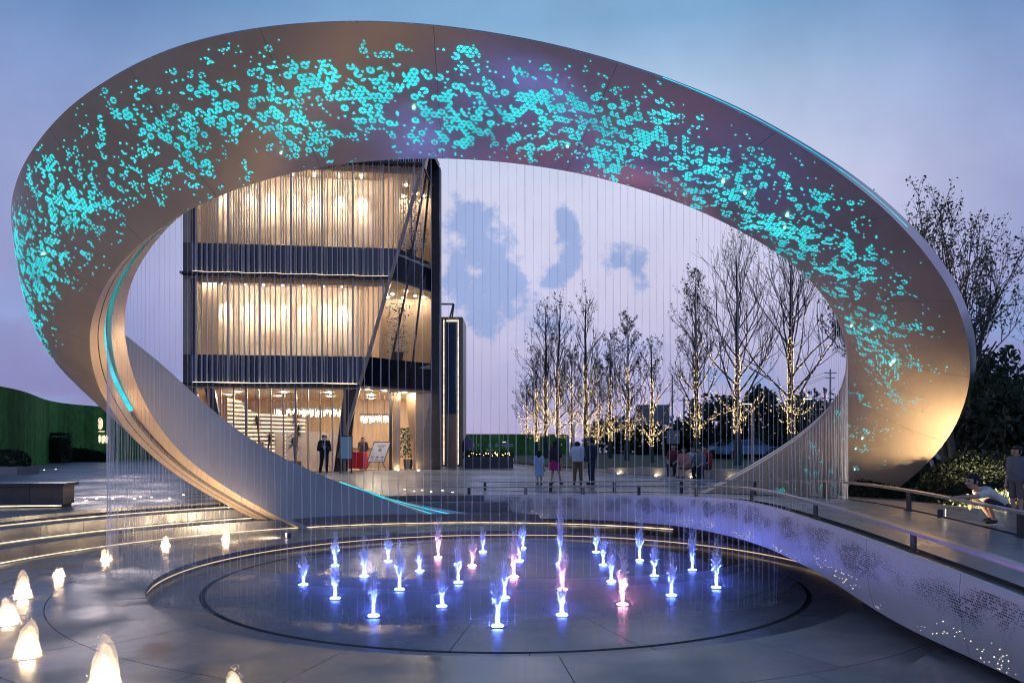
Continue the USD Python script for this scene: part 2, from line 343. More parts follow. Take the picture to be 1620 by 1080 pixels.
# ------------------------------------------------------------------ the great ring
RING = """
1.94 26.83 -3.26 2.00 27.69 -1.15 2.09 26.31 -3.05 2.10 27.33 -1.01
1.18 26.64 -3.15 1.25 27.47 -1.11 1.34 26.16 -2.96 1.33 27.23 -1.01
0.43 26.41 -3.04 0.50 27.23 -1.05 0.60 25.96 -2.86 0.56 27.07 -0.98
-0.31 26.15 -2.92 -0.23 26.97 -0.97 -0.13 25.73 -2.76 -0.19 26.87 -0.93
-1.05 25.88 -2.80 -0.97 26.69 -0.86 -0.87 25.47 -2.64 -0.95 26.64 -0.84
-1.79 25.60 -2.66 -1.72 26.43 -0.73 -1.62 25.21 -2.50 -1.71 26.41 -0.73
-2.55 25.33 -2.51 -2.48 26.17 -0.58 -2.37 24.94 -2.34 -2.48 26.17 -0.58
-3.30 25.05 -2.33 -3.25 25.94 -0.41 -3.12 24.68 -2.17 -3.25 25.94 -0.41
-4.02 24.75 -2.14 -3.98 25.68 -0.22 -3.80 24.39 -1.97 -3.98 25.68 -0.22
-4.68 24.37 -1.92 -4.66 25.36 0.00 -4.41 24.04 -1.76 -4.65 25.35 0.01
-5.27 23.93 -1.68 -5.29 24.98 0.25 -4.94 23.63 -1.52 -5.27 24.96 0.26
-5.80 23.42 -1.42 -5.89 24.54 0.52 -5.42 23.16 -1.25 -5.84 24.50 0.54
-6.27 22.87 -1.14 -6.44 24.03 0.80 -5.86 22.64 -0.96 -6.36 23.99 0.84
-6.69 22.27 -0.84 -6.95 23.47 1.11 -6.24 22.07 -0.65 -6.84 23.42 1.16
-7.07 21.64 -0.52 -7.40 22.87 1.44 -6.60 21.47 -0.33 -7.26 22.82 1.50
-7.42 20.99 -0.18 -7.80 22.23 1.79 -6.92 20.84 0.01 -7.62 22.18 1.86
-7.73 20.32 0.17 -8.13 21.56 2.17 -7.20 20.19 0.35 -7.91 21.51 2.25
-7.99 19.65 0.52 -8.40 20.87 2.56 -7.44 19.54 0.70 -8.14 20.82 2.63
-8.21 18.96 0.89 -8.62 20.16 2.94 -7.62 18.89 1.05 -8.34 20.12 3.02
-8.35 18.27 1.26 -8.81 19.43 3.31 -7.74 18.25 1.41 -8.51 19.42 3.39
-8.43 17.58 1.64 -9.00 18.68 3.67 -7.80 17.62 1.79 -8.69 18.71 3.74
-8.42 16.88 2.01 -9.17 17.89 4.00 -7.81 17.01 2.18 -8.88 17.95 4.08
-8.34 16.19 2.39 -9.30 17.04 4.30 -7.75 16.40 2.59 -9.04 17.13 4.39
-8.19 15.50 2.75 -9.34 16.13 4.58 -7.64 15.79 3.00 -9.11 16.26 4.68
-7.95 14.83 3.11 -9.24 15.21 4.84 -7.46 15.19 3.40 -9.06 15.34 4.94
-7.64 14.18 3.46 -8.99 14.30 5.09 -7.21 14.59 3.78 -8.85 14.44 5.20
-7.25 13.56 3.78 -8.59 13.45 5.35 -6.88 14.00 4.13 -8.48 13.57 5.45
-6.79 12.98 4.09 -8.06 12.66 5.61 -6.48 13.44 4.45 -7.99 12.77 5.69
-6.26 12.44 4.38 -7.43 11.94 5.85 -6.00 12.92 4.74 -7.38 12.03 5.92
-5.67 11.96 4.63 -6.71 11.29 6.08 -5.46 12.44 5.01 -6.69 11.36 6.13
-5.02 11.53 4.85 -5.94 10.70 6.26 -4.86 12.01 5.24 -5.92 10.75 6.30
-4.33 11.17 5.04 -5.10 10.17 6.39 -4.22 11.63 5.45 -5.10 10.20 6.42
-3.60 10.89 5.19 -4.21 9.70 6.47 -3.53 11.31 5.62 -4.21 9.72 6.49
-2.84 10.68 5.30 -3.28 9.33 6.48 -2.81 11.06 5.75 -3.28 9.34 6.50
-2.07 10.55 5.37 -2.31 9.04 6.44 -2.06 10.88 5.83 -2.31 9.05 6.45
-1.28 10.50 5.40 -1.32 8.87 6.35 -1.28 10.77 5.87 -1.32 8.87 6.36
-0.48 10.52 5.39 -0.33 8.79 6.20 -0.48 10.75 5.87 -0.33 8.80 6.22
0.31 10.61 5.34 0.66 8.82 6.02 0.32 10.80 5.82 0.66 8.83 6.04
1.09 10.78 5.26 1.64 8.96 5.79 1.11 10.93 5.73 1.64 8.97 5.82
1.85 11.02 5.14 2.57 9.19 5.52 1.90 11.14 5.61 2.58 9.20 5.57
2.59 11.32 4.99 3.45 9.49 5.21 2.66 11.41 5.45 3.46 9.51 5.28
3.29 11.66 4.80 4.28 9.86 4.87 3.38 11.73 5.26 4.30 9.88 4.97
3.95 12.05 4.59 5.05 10.29 4.50 4.07 12.10 5.03 5.09 10.31 4.62
4.57 12.48 4.34 5.80 10.82 4.08 4.72 12.53 4.78 5.85 10.83 4.23
5.13 12.99 4.06 6.49 11.45 3.63 5.31 13.04 4.49 6.56 11.47 3.80
5.61 13.56 3.76 7.07 12.16 3.16 5.84 13.62 4.17 7.17 12.18 3.35
6.02 14.19 3.43 7.55 12.93 2.68 6.27 14.26 3.83 7.68 12.97 2.89
6.33 14.85 3.09 7.91 13.77 2.18 6.61 14.94 3.47 8.07 13.82 2.40
6.53 15.53 2.74 8.13 14.64 1.67 6.83 15.66 3.10 8.32 14.72 1.89
6.60 16.22 2.38 8.19 15.56 1.14 6.92 16.39 2.71 8.41 15.67 1.36
6.53 16.90 2.02 8.07 16.45 0.62 6.87 17.13 2.32 8.31 16.61 0.83
6.35 17.57 1.66 7.81 17.28 0.13 6.69 17.84 1.93 8.06 17.47 0.33
6.07 18.23 1.31 7.44 18.04 -0.33 6.41 18.53 1.55 7.69 18.26 -0.15
5.72 18.88 0.95 7.01 18.73 -0.76 6.05 19.20 1.18 7.26 18.97 -0.59
5.31 19.50 0.61 6.52 19.37 -1.18 5.65 19.84 0.81 6.78 19.62 -1.02
4.88 20.12 0.28 6.01 19.96 -1.57 5.22 20.46 0.46 6.26 20.21 -1.44
4.43 20.71 -0.04 5.46 20.51 -1.97 4.77 21.06 0.11 5.71 20.76 -1.86
3.95 21.28 -0.35 4.88 21.02 -2.34 4.30 21.64 -0.24 5.11 21.26 -2.27
3.45 21.83 -0.64 4.25 21.48 -2.70 3.79 22.19 -0.57 4.45 21.70 -2.66
2.94 22.36 -0.91 3.57 21.89 -3.03 3.27 22.71 -0.89 3.75 22.08 -3.02
2.40 22.86 -1.15 2.85 22.22 -3.32 2.72 23.20 -1.19 2.99 22.37 -3.34
"""

R_ = np.array([float(x) for x in RING.split()]).reshape(-1, 4, 3)
from scipy.interpolate import CubicSpline
NS = 420
SS = np.linspace(0, 1, NS)
RR = CubicSpline(np.linspace(0, 1, len(R_)), R_, axis=0)(SS)
near = np.interp(SS, np.linspace(0, 1, 201), np.convolve(np.pad(np.interp(np.linspace(0, 1, 201), [0, .10, .19, .24, .31], [.85, .852, .921, .96, 1.0]), 8, mode='edge'), np.ones(17) / 17, 'valid'))   # the left foot stands on the basin's back edge
RR = (RR - (0, 0, EYE)) * near[:, None, None] + (0, 0, EYE)
ab, ad, bc, cd = (RR[:, k].copy() for k in range(4))
nA = ab - bc; nA /= np.linalg.norm(nA, axis=1, keepdims=True)
low = smooth((.16 - SS) / .10)[:, None]
cd -= low * np.array([0, .16, .44])                               # wider top rim near the left foot
bulge = .04 + .55 * np.exp(-((SS - .375) / .065) ** 2) + .16 * np.exp(-((SS - .86) / .10) ** 2)
NV = 17
VV = np.linspace(0, 1, NV)
def faceA(i, v, lift=0.0):
    """point on the wide perforated face at station(s) i (float) and fraction v from the inner to the outer edge"""
    i = np.asarray(i, float); k = np.clip(np.floor(i).astype(int), 0, NS - 2); f = (i - k)[..., None]; v = np.asarray(v)[..., None]
    a = ab[k] * (1 - f) + ab[k + 1] * f; d = ad[k] * (1 - f) + ad[k + 1] * f; n = nA[k] * (1 - f) + nA[k + 1] * f
    b = (bulge[k] * (1 - f[..., 0]) + bulge[k + 1] * f[..., 0])[..., None]
    return a + (d - a) * v + n * (b * 4 * v * (1 - v) + lift)
A_grid = faceA(np.repeat(np.arange(NS)[:, None], NV, 1).clip(0, NS - 1.001), np.repeat(VV[None], NS, 0))
def strip(a, b, n=2): return np.stack([a + (b - a) * t for t in np.linspace(0, 1, n)], 1)
ringT = thing("twisted_ring", "giant twisted champagne metal ring arching over the fountain with cyan lit perforations", "sculpture")
obj(ringT, "perforated_face", MB().grid(A_grid), M["champagne"], smooth=True, label="wide champagne face with cyan triangles")
obj(ringT, "outer_rim", MB().grid(strip(ad, cd, 4)), M["rim_steel"], smooth=True, label="narrow polished outer rim")
obj(ringT, "back_face", MB().grid(strip(cd, bc, 6)), M["steel"], smooth=True, label="plain steel back face")
Bc = [ab + (bc - ab) * t for t in (0, .22, .225, .24, .245, .42, .43, .60, .61, 1.0)]
wB = ad - ab; wB /= np.linalg.norm(wB, axis=1, keepdims=True)
dep = [0, 0, .03, .03, 0, 0, .16, .16, 0, 0]
B_grid = np.stack([b + wB * d for b, d in zip(Bc, dep)], 1)
for nm, j0, j1, mt in (("inner_rim", 0, 1, "champagne"), ("rim_joint", 1, 4, "seam"), ("inner_rim", 4, 5, "champagne"), ("water_slot", 5, 8, "steel"), ("inner_rim", 8, 9, "champagne")):
    obj(ringT, nm, MB().grid(B_grid[:, j0:j1 + 1]), M[mt], smooth=25)

# triangular perforations
arcA = np.r_[0, np.cumsum(np.linalg.norm(np.diff(A_grid[:, NV // 2], axis=0), axis=1))]
L_A = arcA[-1]
cell = .064; hh = cell * math.sqrt(3) / 2
rnd = rs(11)
rows = int(2.15 / hh); cols = int(L_A / (cell / 2))
cc, rw = np.meshgrid(np.arange(cols), np.arange(rows), indexing="ij"); cc, rw = cc.ravel(), rw.ravel()
sm = (cc + .5) * cell / 2                       # metres along the ring
vm = (rw + .5) * hh / 2.15
si = np.interp(sm, arcA, np.arange(NS))
sf = si / (NS - 1)
# photo column of the band as a function of s is not needed: centre line of the lit band in v
cen = np.interp(sf, [.30, .36, .42, .48, .55, .62, .68, .74, .80, .86, .92], [.86, .74, .62, .52, .50, .47, .42, .38, .38, .42, .40])
wid = np.interp(sf, [.30, .36, .42, .48, .55, .62, .68, .74, .80, .86, .92], [.10, .24, .36, .40, .40, .38, .42, .46, .44, .36, .24])
q = np.stack([sm, vm * 2.0, np.zeros_like(sm)], -1)
nz = meshkit.fbm(q * 2.3, 3, 5) * .55 + meshkit.fbm(q * 6.5, 2, 9) * .45
dens = (nz - .50) * .8 + .19 * (1 - ((vm - cen) / wid) ** 2).clip(-1.6, 1) - .085
dens -= np.interp(sf, [.0, .29, .32, .68, .75, .82, .90, .95], [1, 1, .0, .0, .09, .16, .20, 1])
# hexagonal flowers: every lattice corner has its own chance
def corner_val(c, r): return (np.sin(c * 12.9898 + r * 78.233) * 43758.5453) % 1.0
up = ((cc + rw) % 2 == 0)
cs = [(cc, rw + np.where(up, 0, 1)), (cc + 2, rw + np.where(up, 0, 1)), (cc + 1, rw + np.where(up, 1, 0))]
flower = np.max([corner_val(*c) for c in cs], 0)
thr = np.clip(.915 - 1.0 * dens, .75, .985)
on = (flower > thr) & (dens > -.13) & (rnd.rand(len(dens)) < .90)
on |= (rnd.rand(len(dens)) < np.interp(dens, [-.22, -.10, .05], [0, .035, .09])) & (dens > -.22)
idx = np.where(on)[0]
size = np.clip(.60 + dens[idx] * 1.3 + .07 * rnd.randn(len(idx)), .34, .76) * np.interp(sf[idx], [.3, .70, .78, .9], [1, 1, .72, .52])
up = up[idx]
tri = []
for k, (i, sz, u) in enumerate(zip(idx, size, up)):
    m0 = sm[i]; v0 = (rw[i] + (.3333 if u else .6667)) * hh
    a = np.array([[-.5, -.3333 if u else .3333], [.5, -.3333 if u else .3333], [0, .6667 if u else -.6667]]) * sz
    tri.append(np.stack([m0 + a[:, 0] * cell, (v0 + a[:, 1] * hh) / 2.15], -1))
tri = np.array(tri)
flat = tri.reshape(-1, 2)
pts = faceA(np.interp(flat[:, 0], arcA, np.arange(NS)).clip(0, NS - 1.001), flat[:, 1].clip(.01, .99), .006).reshape(-1, 3, 3)
mid = pts.mean(1)
px_size = size / mid[:, 1]
order = np.argsort(-px_size)
for k in order[:300]: obj(ringT, "lit_panel", (pts[k], np.array([[0, 1, 2]])), M["cyan"])
rest = pts[order[300:]]
obj(ringT, "lit_perforations", (rest.reshape(-1, 3), np.arange(len(rest) * 3).reshape(-1, 3)), M["cyan"], kind="stuff")
print("triangles lit", len(pts))
# strong little lamps among the perforations
hot = MB()
def nearest_on_A(px, py):
    G = faceA(np.repeat(np.arange(NS - 1)[:, None], 40, 1) + .01, np.repeat(np.linspace(.03, .97, 40)[None], NS - 1, 0), .02)
    X = 810 + FOC * G[..., 0] / G[..., 1]; Yp = HOR + FOC * (EYE - G[..., 2]) / G[..., 1]
    k = np.unravel_index(np.argmin((X - px) ** 2 + (Yp - py) ** 2), X.shape); return G[k]
for px, py, r in ((68, 403, .022), (448, 238, .014), (660, 492 - 322, .018), (895, 232, .016), (1413, 571, .026), (1408, 577, .022), (1349, 515, .018), (1380, 519, .018), (1365, 690, .018), (1355, 708, .012), (1350, 745, .012), (1243, 340, .02), (1180, 305, .02), (1142, 284, .02), (1240, 363, .016)):
    s = trimesh.creation.icosphere(1, r); s.apply_translation(nearest_on_A(px, py)); hot.tm(s)
obj(ringT, "spot_lamps", hot, M["cyan_hot"], label="bright cyan lamps between the triangles", kind="stuff")
# cyan light lines in the water slot on the left and on the top rim at the foot
def slot_line(s0, s1, t, lift, r, edge0, edge1):
    i = np.arange(int(s0 * NS), int(s1 * NS)); p = edge0[i] + (edge1[i] - edge0[i]) * t + lift[i]; return MB().tube(p, r, 5)
obj(ringT, "slot_light", slot_line(.355, .50, .47, wB * .10, .05, ab, bc), M["cyan"], label="cyan light in the water slot")
outR = np.cross(np.gradient(ad, axis=0), cd - ad); outR /= np.linalg.norm(outR, axis=1, keepdims=True) + 1e-9
outR *= np.sign((outR * wB).sum(1, keepdims=True))
for t in (.3, .72): obj(ringT, "rim_light", slot_line(.085, .175, t, outR * .012, .020, ad, cd), M["cyan"], label="cyan light line along the foot's top rim")
for t in (.5,): obj(ringT, "rim_light", slot_line(.635, .705, t, outR * .0, .004, ad, cd), M["cyan"])

# ------------------------------------------------------------------ footbridge with perforated side
BT = [(690, 781, 25.0, 800), (800, 782, 23.2, 818), (900, 782, 21, 821), (1000, 783, 18.6, 826), (1080, 785, 16.5, 834), (1180, 792, 13.6, 857), (1280, 820, 11.2, 903),
      (1413, 867, 9.0, 990), (1480, 892, 8.1, 1022), (1547, 917, 7.4, 1052), (1640, 956, 6.5, 1100), (1760, 1005, 5.6, 1150)]
tt = np.array([at(a, b, c) for a, b, c, d in BT]); tb = np.array([at(a, d, c) for a, b, c, d in BT])
tk = np.r_[0, np.cumsum(np.linalg.norm(np.diff(tt[:, :2], axis=0), axis=1))]; LB = tk[-1]
NB = 200
bs = np.linspace(0, LB, NB)
from scipy.interpolate import PchipInterpolator
top = PchipInterpolator(tk, tt)(bs); bot = PchipInterpolator(tk, tb)(bs)
from scipy.ndimage import gaussian_filter1d
top = gaussian_filter1d(top, 5, axis=0, mode="nearest"); bot = gaussian_filter1d(bot, 5, axis=0, mode="nearest")
tg = np.gradient(top, axis=0); tg[:, 2] = 0; tg /= np.linalg.norm(tg, axis=1, keepdims=True)
outw = np.stack([-tg[:, 1], tg[:, 0], 0 * tg[:, 0]], 1)          # to the left of far->near = away from the pool
outw *= np.sign(outw[NB // 2, 0])
bot = bot + outw * .10                                          # the side leans in towards the bottom
bridge = thing("footbridge", "low arched footbridge with white perforated side panels over the right of the fountain", "bridge")
def off(c, d, dz=0.0): return c + outw * d + np.array([0, 0, dz])
WD = 2.1
npan = 11
cuts = np.linspace(0, NB - 1, npan + 1).astype(int)
for a, b in zip(cuts[:-1], cuts[1:]):
    i = np.arange(a, b + 1)
    e = np.zeros(len(i)); 
    T_, B_ = top[i].copy(), bot[i].copy()
    T_[-1] += (T_[-2] - T_[-1]) * min(.9, .006 / np.linalg.norm(T_[-2] - T_[-1])); B_[-1] += (B_[-2] - B_[-1]) * min(.9, .006 / np.linalg.norm(B_[-2] - B_[-1]))
    P = np.stack([T_ + (B_ - T_) * t - outw[i] * .05 * 4 * t * (1 - t) for t in np.linspace(0, 1, 6)] + [B_ + outw[i] * .04], 1)
    obj(bridge, "side_panel", MB().grid(np.concatenate([(T_ + outw[i] * .06)[:, None], P], 1)), M["fascia"], smooth=35)
obj(bridge, "underside", MB().grid(np.stack([bot + outw * .04, off(bot, .3), off(bot, 1.0, .25), off(top, WD, -.3), off(top, WD)], 1)), M["post"], smooth=40)
obj(bridge, "gutter", MB().grid(np.stack([off(top, .06), off(top, .062, -.05), off(top, .30, -.05), off(top, .302, -.012)], 1)), M["gutter"])
for a, b in zip(np.linspace(0, NB - 1, 25).astype(int)[:-1], np.linspace(0, NB - 1, 25).astype(int)[1:]):
    i = np.arange(a, b + 1)
    P = np.stack([off(top, .304, -.014)[i], off(top, .9, -.008)[i], off(top, WD - .04, -.014)[i]], 1); P[-1] += (P[-2] - P[-1]) * .04
    obj(bridge, "deck_slab", MB().grid(P), M["deck"])
def rail(d, h):
    p = off(top, d, h); b = MB()
    w, t = outw * .055, np.array([0, 0, .018])
    b.grid(np.stack([p - w - t, p + w - t, p + w + t, p - w + t, p - w - t], 1))
    return b
for d, h, s0 in ((.16, .21, 1.2), (WD - .08, .30, .4)):
    rp = obj(bridge, "handrail", rail(d, h), M["rail"], label="flat metal rail on the pool side" if d < 1 else "flat metal rail on the outer side")
    for x in np.arange(s0, LB, 2.45):
        k = int(x / LB * (NB - 1)); p = off(top, d)[k]; yaw = math.atan2(tg[k, 1], tg[k, 0])
        obj(rp, "rail_post", MB().box(p + (0, 0, h / 2 - .02), (.10, .025, h + .0), yaw).box(p + (0, 0, .008 - .02), (.14, .08, .016), yaw), M["post"])
# perforations of the side
def side(i, t, lift=.004):
    k = np.clip(i.astype(int), 0, NB - 2); f = (i - k)[:, None]; t = t[:, None]
    T_ = top[k] * (1 - f) + top[k + 1] * f; B_ = bot[k] * (1 - f) + bot[k + 1] * f; o = outw[k]
    return T_ + (B_ - T_) * t - o * (.05 * 4 * t * (1 - t) + lift), o, tg[k]
def dots(i, t, r):
    c, o, tn = side(i, t); b = MB(); g = np.arange(6) * np.pi / 3; up_ = np.cross(o, tn)
    v = c[:, None] + r[:, None, None] * (np.cos(g)[None, :, None] * tn[:, None] + np.sin(g)[None, :, None] * up_[:, None])
    k = np.arange(len(c))[:, None] * 6
    f = np.concatenate([np.stack([k, k + j, k + j + 1], -1).reshape(-1, 3) for j in range(1, 5)]); return b.add(v.reshape(-1, 3), np.concatenate([f, f[:, ::-1]]))
r_ = rs(5); n = 60000
x = r_.rand(n) * (LB - 2) + 1; t = r_.rand(n)
gx, gt = np.round(x / .027), np.round(t * 30)                    # on a small lattice
key = np.unique(np.stack([gx, gt], 1), axis=0); x = (key[:, 0] + .5 * (key[:, 1] % 2)) * .027; t = key[:, 1] / 30
x_n = meshkit.fbm(np.stack([x * 2.1, t * 2.5, 0 * x], 1), 3, 4)
dens = (x_n - .5) * .5 + .15 * (1 - ((t - .33) / .27) ** 2).clip(-2, 1) - .05
sel = (dens + .12 * (r_.rand(len(dens)) - .5) > 0) & (t > .08) & (r_.rand(len(dens)) < .72)
obj(bridge, "dark_perforations", dots(x[sel] / LB * (NB - 1), t[sel], np.clip(.005 + dens[sel] * .035, .005, .0095)), M["hole"], kind="stuff")
dl = meshkit.fbm(np.stack([x * 1.7, t * 3, 0 * x + 7], 1), 3, 8) - .5 + .12 * (1 - ((t - .80) / .14) ** 2).clip(-2, 1) - .10
sel = (dl + .16 * r_.rand(len(dl)) > .10) & (r_.rand(len(dl)) < .16) & (t < .97) & (t > .5)
obj(bridge, "lit_perforations", dots(x[sel] / LB * (NB - 1), t[sel], np.full(sel.sum(), .0030) + .0028 * r_.rand(sel.sum()) ** 2), M["dot_light"], kind="stuff")
# raised terrace beyond the bridge on the right
o0 = off(top, WD + .02, -.012)
lev = np.where(o0[:, 1] < 16.5, .42, .42 - .5 * smooth((o0[:, 1] - 16.5) / 4))
P = np.stack([np.concatenate([(o0 + outw * d)[:, :2], (o0[:, 2] * (1 - smooth(d / 3)) + lev * smooth(d / 3))[:, None]], 1) for d in (0, .6, 1.2, 2, 3, 5, 9, 16)], 1)
obj(None, "terrace", MB().grid(P), M["deck"], smooth=40, label="raised paved terrace on the right beyond the footbridge", kind="structure")
obj(None, "terrace_wall", MB().grid(np.stack([o0, o0 - (0, 0, 1.4)], 1)), M["step_stone"], kind="structure", label="retaining wall of the terrace below the bridge deck")
# low dark platform at the lower right where the bridge lands
pl = [onz(1497, 1016, -.60)[:2], onz(1550, 1032, -.60)[:2], onz(1640, 1062, -.60)[:2], (5.6, 4.5), (3.2, 4.5), onz(1395, 1078, -.60)[:2]]
pf = thing("stone_platform", "low dark stone platform at the lower right below the footbridge", kind="structure")
pp = sg.Polygon(pl); cutl = sg.LineString([onz(1550, 1032, -.6)[:2], (3.9, 4.4)]).buffer(.006)
for g_ in getattr(pp.difference(cutl), "geoms", [pp]): obj(pf, "platform_slab", MB().poly(g_, Z_B - .02, -.60), M["disc_stone"])

sb = MB()
for m in np.arange(1.0, L_A, 1.9):
    i = np.interp(m, arcA, np.arange(NS)); j = np.interp(m + .004, arcA, np.arange(NS)); v = np.linspace(.004, .996, 14)
    if .12 < i / NS < .93: sb.grid(np.stack([faceA(np.full(14, i), v, .003), faceA(np.full(14, j), v, .003)], 0))
obj(ringT, "panel_seams", sb, M["seam"], kind="stuff")

# ------------------------------------------------------------------ the glass building
M["bronze"] = pbr("bronze_metal", (.34, .265, .20), .38, .6, noise=(2, .15))
M["dark_metal"] = pbr("dark_frame_metal", (.055, .05, .05), .4, .6, noise=(2, .2))
M["fin"] = pbr("fin_metal", (.50, .43, .36), .42, .25, noise=(3, .15))
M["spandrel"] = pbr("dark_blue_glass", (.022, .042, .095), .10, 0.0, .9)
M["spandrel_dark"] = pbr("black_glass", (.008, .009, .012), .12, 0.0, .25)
M["wood"] = mat("pale_wood", {"g": ("geometry", {}), "mp": ("mapping", {"scale": (3.5, 3.5, .35)}), "nz": ("noise_texture", {"scale": 1.6, "detail": 5.0, "roughness": .6}),
    "rp": ("rgb_ramp", {"ramp": [(.3, (.42, .30, .20)), (.5, (.52, .39, .27)), (.75, (.62, .49, .36))]}), "p": ("principled_bsdf", {"roughness": .5})},
    [("g.position", "mp.vector"), ("mp.vector", "nz.vector"), ("nz.fac", "rp.fac"), ("rp.color", "p.base_color")], surface="p.BSDF")
M["art"] = mat("watery_mural", {"g": ("geometry", {}), "mp": ("mapping", {"scale": (1, 1, 1.4)}), "nz": ("noise_texture", {"scale": .55, "detail": 6.0, "roughness": .6, "distortion": .5}), "sx": ("separate_xyz", {}),
    "rp": ("rgb_ramp", {"ramp": [(.36, (.46, .36, .27)), (.46, (.60, .50, .39)), (.52, (.70, .61, .50)), (.7, (.76, .68, .58))]}), "p": ("principled_bsdf", {"roughness": .55})},
    [("g.position", "mp.vector"), ("mp.vector", "nz.vector"), ("nz.fac", "rp.fac"), ("rp.color", "p.base_color")], surface="p.BSDF")
M["ceiling"] = pbr("interior_ceiling", (.62, .50, .36), .6)
M["copper"] = pbr("copper_soffit", (.50, .36, .23), .28, .8, noise=(1.5, .12), bump=(1.0, .1))
M["lobby_floor"] = pbr("lobby_floor", (.42, .34, .26), .15)
M["lamp"] = glow("downlight_lamp", (1.0, .84, .64), 420.0)
M["lamp_soft"] = glow("soft_ceiling_lamp", (1.0, .80, .56), 560.0)
SPOT, SPOT_TILT = 6500.0, 30.0
M["lamp_face"] = glow("spot_lamp_face", (1.0, .9, .75), 20.0)
M["cove"] = glow("linear_ceiling_lamp", (1.0, .86, .69), 140.0)
M["sill_lamp"] = glow("sill_wash_light", (1.0, .78, .52), 5.0)
M["pane"] = mat("window_glass", {"f": ("fresnel", {"IOR": 1.45}), "t": ("transparent_bsdf", {"color": (.93, .92, .90)}), "g": ("glossy_bsdf", {"color": (.9, .9, .9), "roughness": .02}), "x": ("mix_closure", {})},
    [("f.fac", "x.fac"), ("t.BSDF", "x.closure1"), ("g.BSDF", "x.closure2")], surface="x.closure")
bldg = thing("glass_building", "three storey building with bronze fins, dark bands and warm lit windows seen through the ring", "building")
A0 = np.array([-15.1, 36.0]); A1 = np.array([-4.66, 37.3]); fd = (A1 - A0) / np.linalg.norm(A1 - A0); fn = np.array([fd[1], -fd[0]])
fyaw = math.atan2(fd[1], fd[0])
def fr(t, z, o=0.0): p = A0 + fd * t + fn * o; return np.array([p[0], p[1], z])
def ft(px): u = (px - 810) / FOC; return (u * A0[1] - A0[0]) / (fd[0] - u * fd[1])
ts = lambda z: 7.3 + (z - 1.9) * .2825          # the slanted corner edge along the front
zs = lambda t: 1.9 + (t - 7.3) / .2825
CX, CY = -4.13, 40.3                            # dark corner post on the right
def fc(s, z, o=0.0):
    """right facet, s = 0 at the slanted edge, 1 at the corner post"""
    a, b = fr(ts(z), z), np.array([CX, CY, z]); d = (b - a)[:2]; n = np.array([d[1], -d[0]]) / np.linalg.norm(d)
    p = a + (b - a) * s; p[:2] += n * o; return p
GF, TOPZ = .22, 15.7
BANDS = [(4.30, 5.66), (9.35, 10.80)]
FLOORS = [(5.66, 9.35), (10.80, 14.75)]
# spandrel bands, front and right facet, in panels
for (z0, z1) in BANDS + [(14.75, TOPZ)]:
    e = np.linspace(0, min(ts(z0), ts(z1)), 8)
    for a, b in zip(e[:-1], e[1:]):
        b1, b0 = (b - .012, b - .012) if b < e[-1] else (ts(z1), ts(z0))
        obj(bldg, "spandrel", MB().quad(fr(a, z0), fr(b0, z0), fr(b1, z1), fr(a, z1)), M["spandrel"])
    for s in range(3):
        s0, s1 = s / 3, (s + 1) / 3 - .008
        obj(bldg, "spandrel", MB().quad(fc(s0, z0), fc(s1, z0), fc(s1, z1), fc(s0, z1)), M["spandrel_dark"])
    obj(bldg, "sill_trim", MB().beam(fr(-.05, z0, .19), fr(ts(z0), z0, .19), .42, .09), M["dark_metal"])
    if z1 < TOPZ: obj(bldg, "sill_light", MB().beam(fr(.5, z0 + .055, .33), fr(ts(z0) - .1, z0 + .055, .33), .03, .02), M["sill_lamp"])
    obj(bldg, "head_trim", MB().beam(fr(0, z0 - .14, .02), fr(ts(z0), z0 - .14, .02), .10, .05), M["fin"])
    obj(bldg, "corner_trim", MB().beam(fc(0, z0, .03), fc(1, z0, .03), .08, .07), M["dark_metal"])
# window panes
for (z0, z1) in FLOORS:
    e = np.linspace(.45, min(ts(z0), ts(z1)), 8)
    for a, b in zip(e[:-1], e[1:]):
        q = (b, b) if b < e[-1] else (ts(z0), ts(z1))
        obj(bldg, "window_pane", MB().quad(fr(a, z0, -.10), fr(q[0], z0, -.10), fr(q[1], z1, -.10), fr(a, z1, -.10)), M["pane"])
    for s in range(3):
        s0, s1 = s / 3, (s + 1) / 3
        obj(bldg, "window_pane", MB().quad(fc(s0, z0, -.04), fc(s1, z0, -.04), fc(s1, z1, -.04), fc(s0, z1, -.04)), M["pane"])
        if s: obj(bldg, "corner_mullion", MB().beam(fc(s0 + .02, z0), fc(s0 + .02 + .04, z1), .10, .16, up=(fn[0], fn[1], 0)), M["dark_metal"])
# slanted edge and end posts
obj(bldg, "slanted_edge", MB().beam(fr(ts(.9), .9, .06), fr(ts(TOPZ), TOPZ, .06), .16, .20, up=(fn[0], fn[1], 0)), M["bronze"])
obj(bldg, "corner_post", MB().box2((CX - .02, CY - .1, GF), (CX + .46, CY + .5, TOPZ)), M["dark_metal"])
obj(bldg, "end_post", MB().box(fr(.16, (GF + TOPZ) / 2, -.25), (.34, .5, TOPZ - GF), fyaw), M["bronze"])
obj(bldg, "end_post", MB().box(fr(.42, (GF + TOPZ) / 2, -.3), (.14, .4, TOPZ - GF), fyaw), M["dark_metal"])
# vertical fins
r_ = rs(3)
t = .62
k = 0
while t < ts(14.4):
    z0 = max(4.22, zs(t) + .12) if t > ts(4.22) else 4.22
    heavy = k % 6 == 0
    w, d = (.075, .24) if heavy else (.036, .15)
    obj(bldg, "fin", MB().box(fr(t, (z0 + TOPZ) / 2, .14), (w, d, TOPZ - z0), fyaw), M["fin"])
    if r_.rand() < .55: obj(bldg, "fin", MB().box(fr(t + .11, (10.82 + TOPZ) / 2, .12), (.03, .12, TOPZ - 10.82), fyaw), M["fin"])
    t += .235; k += 1
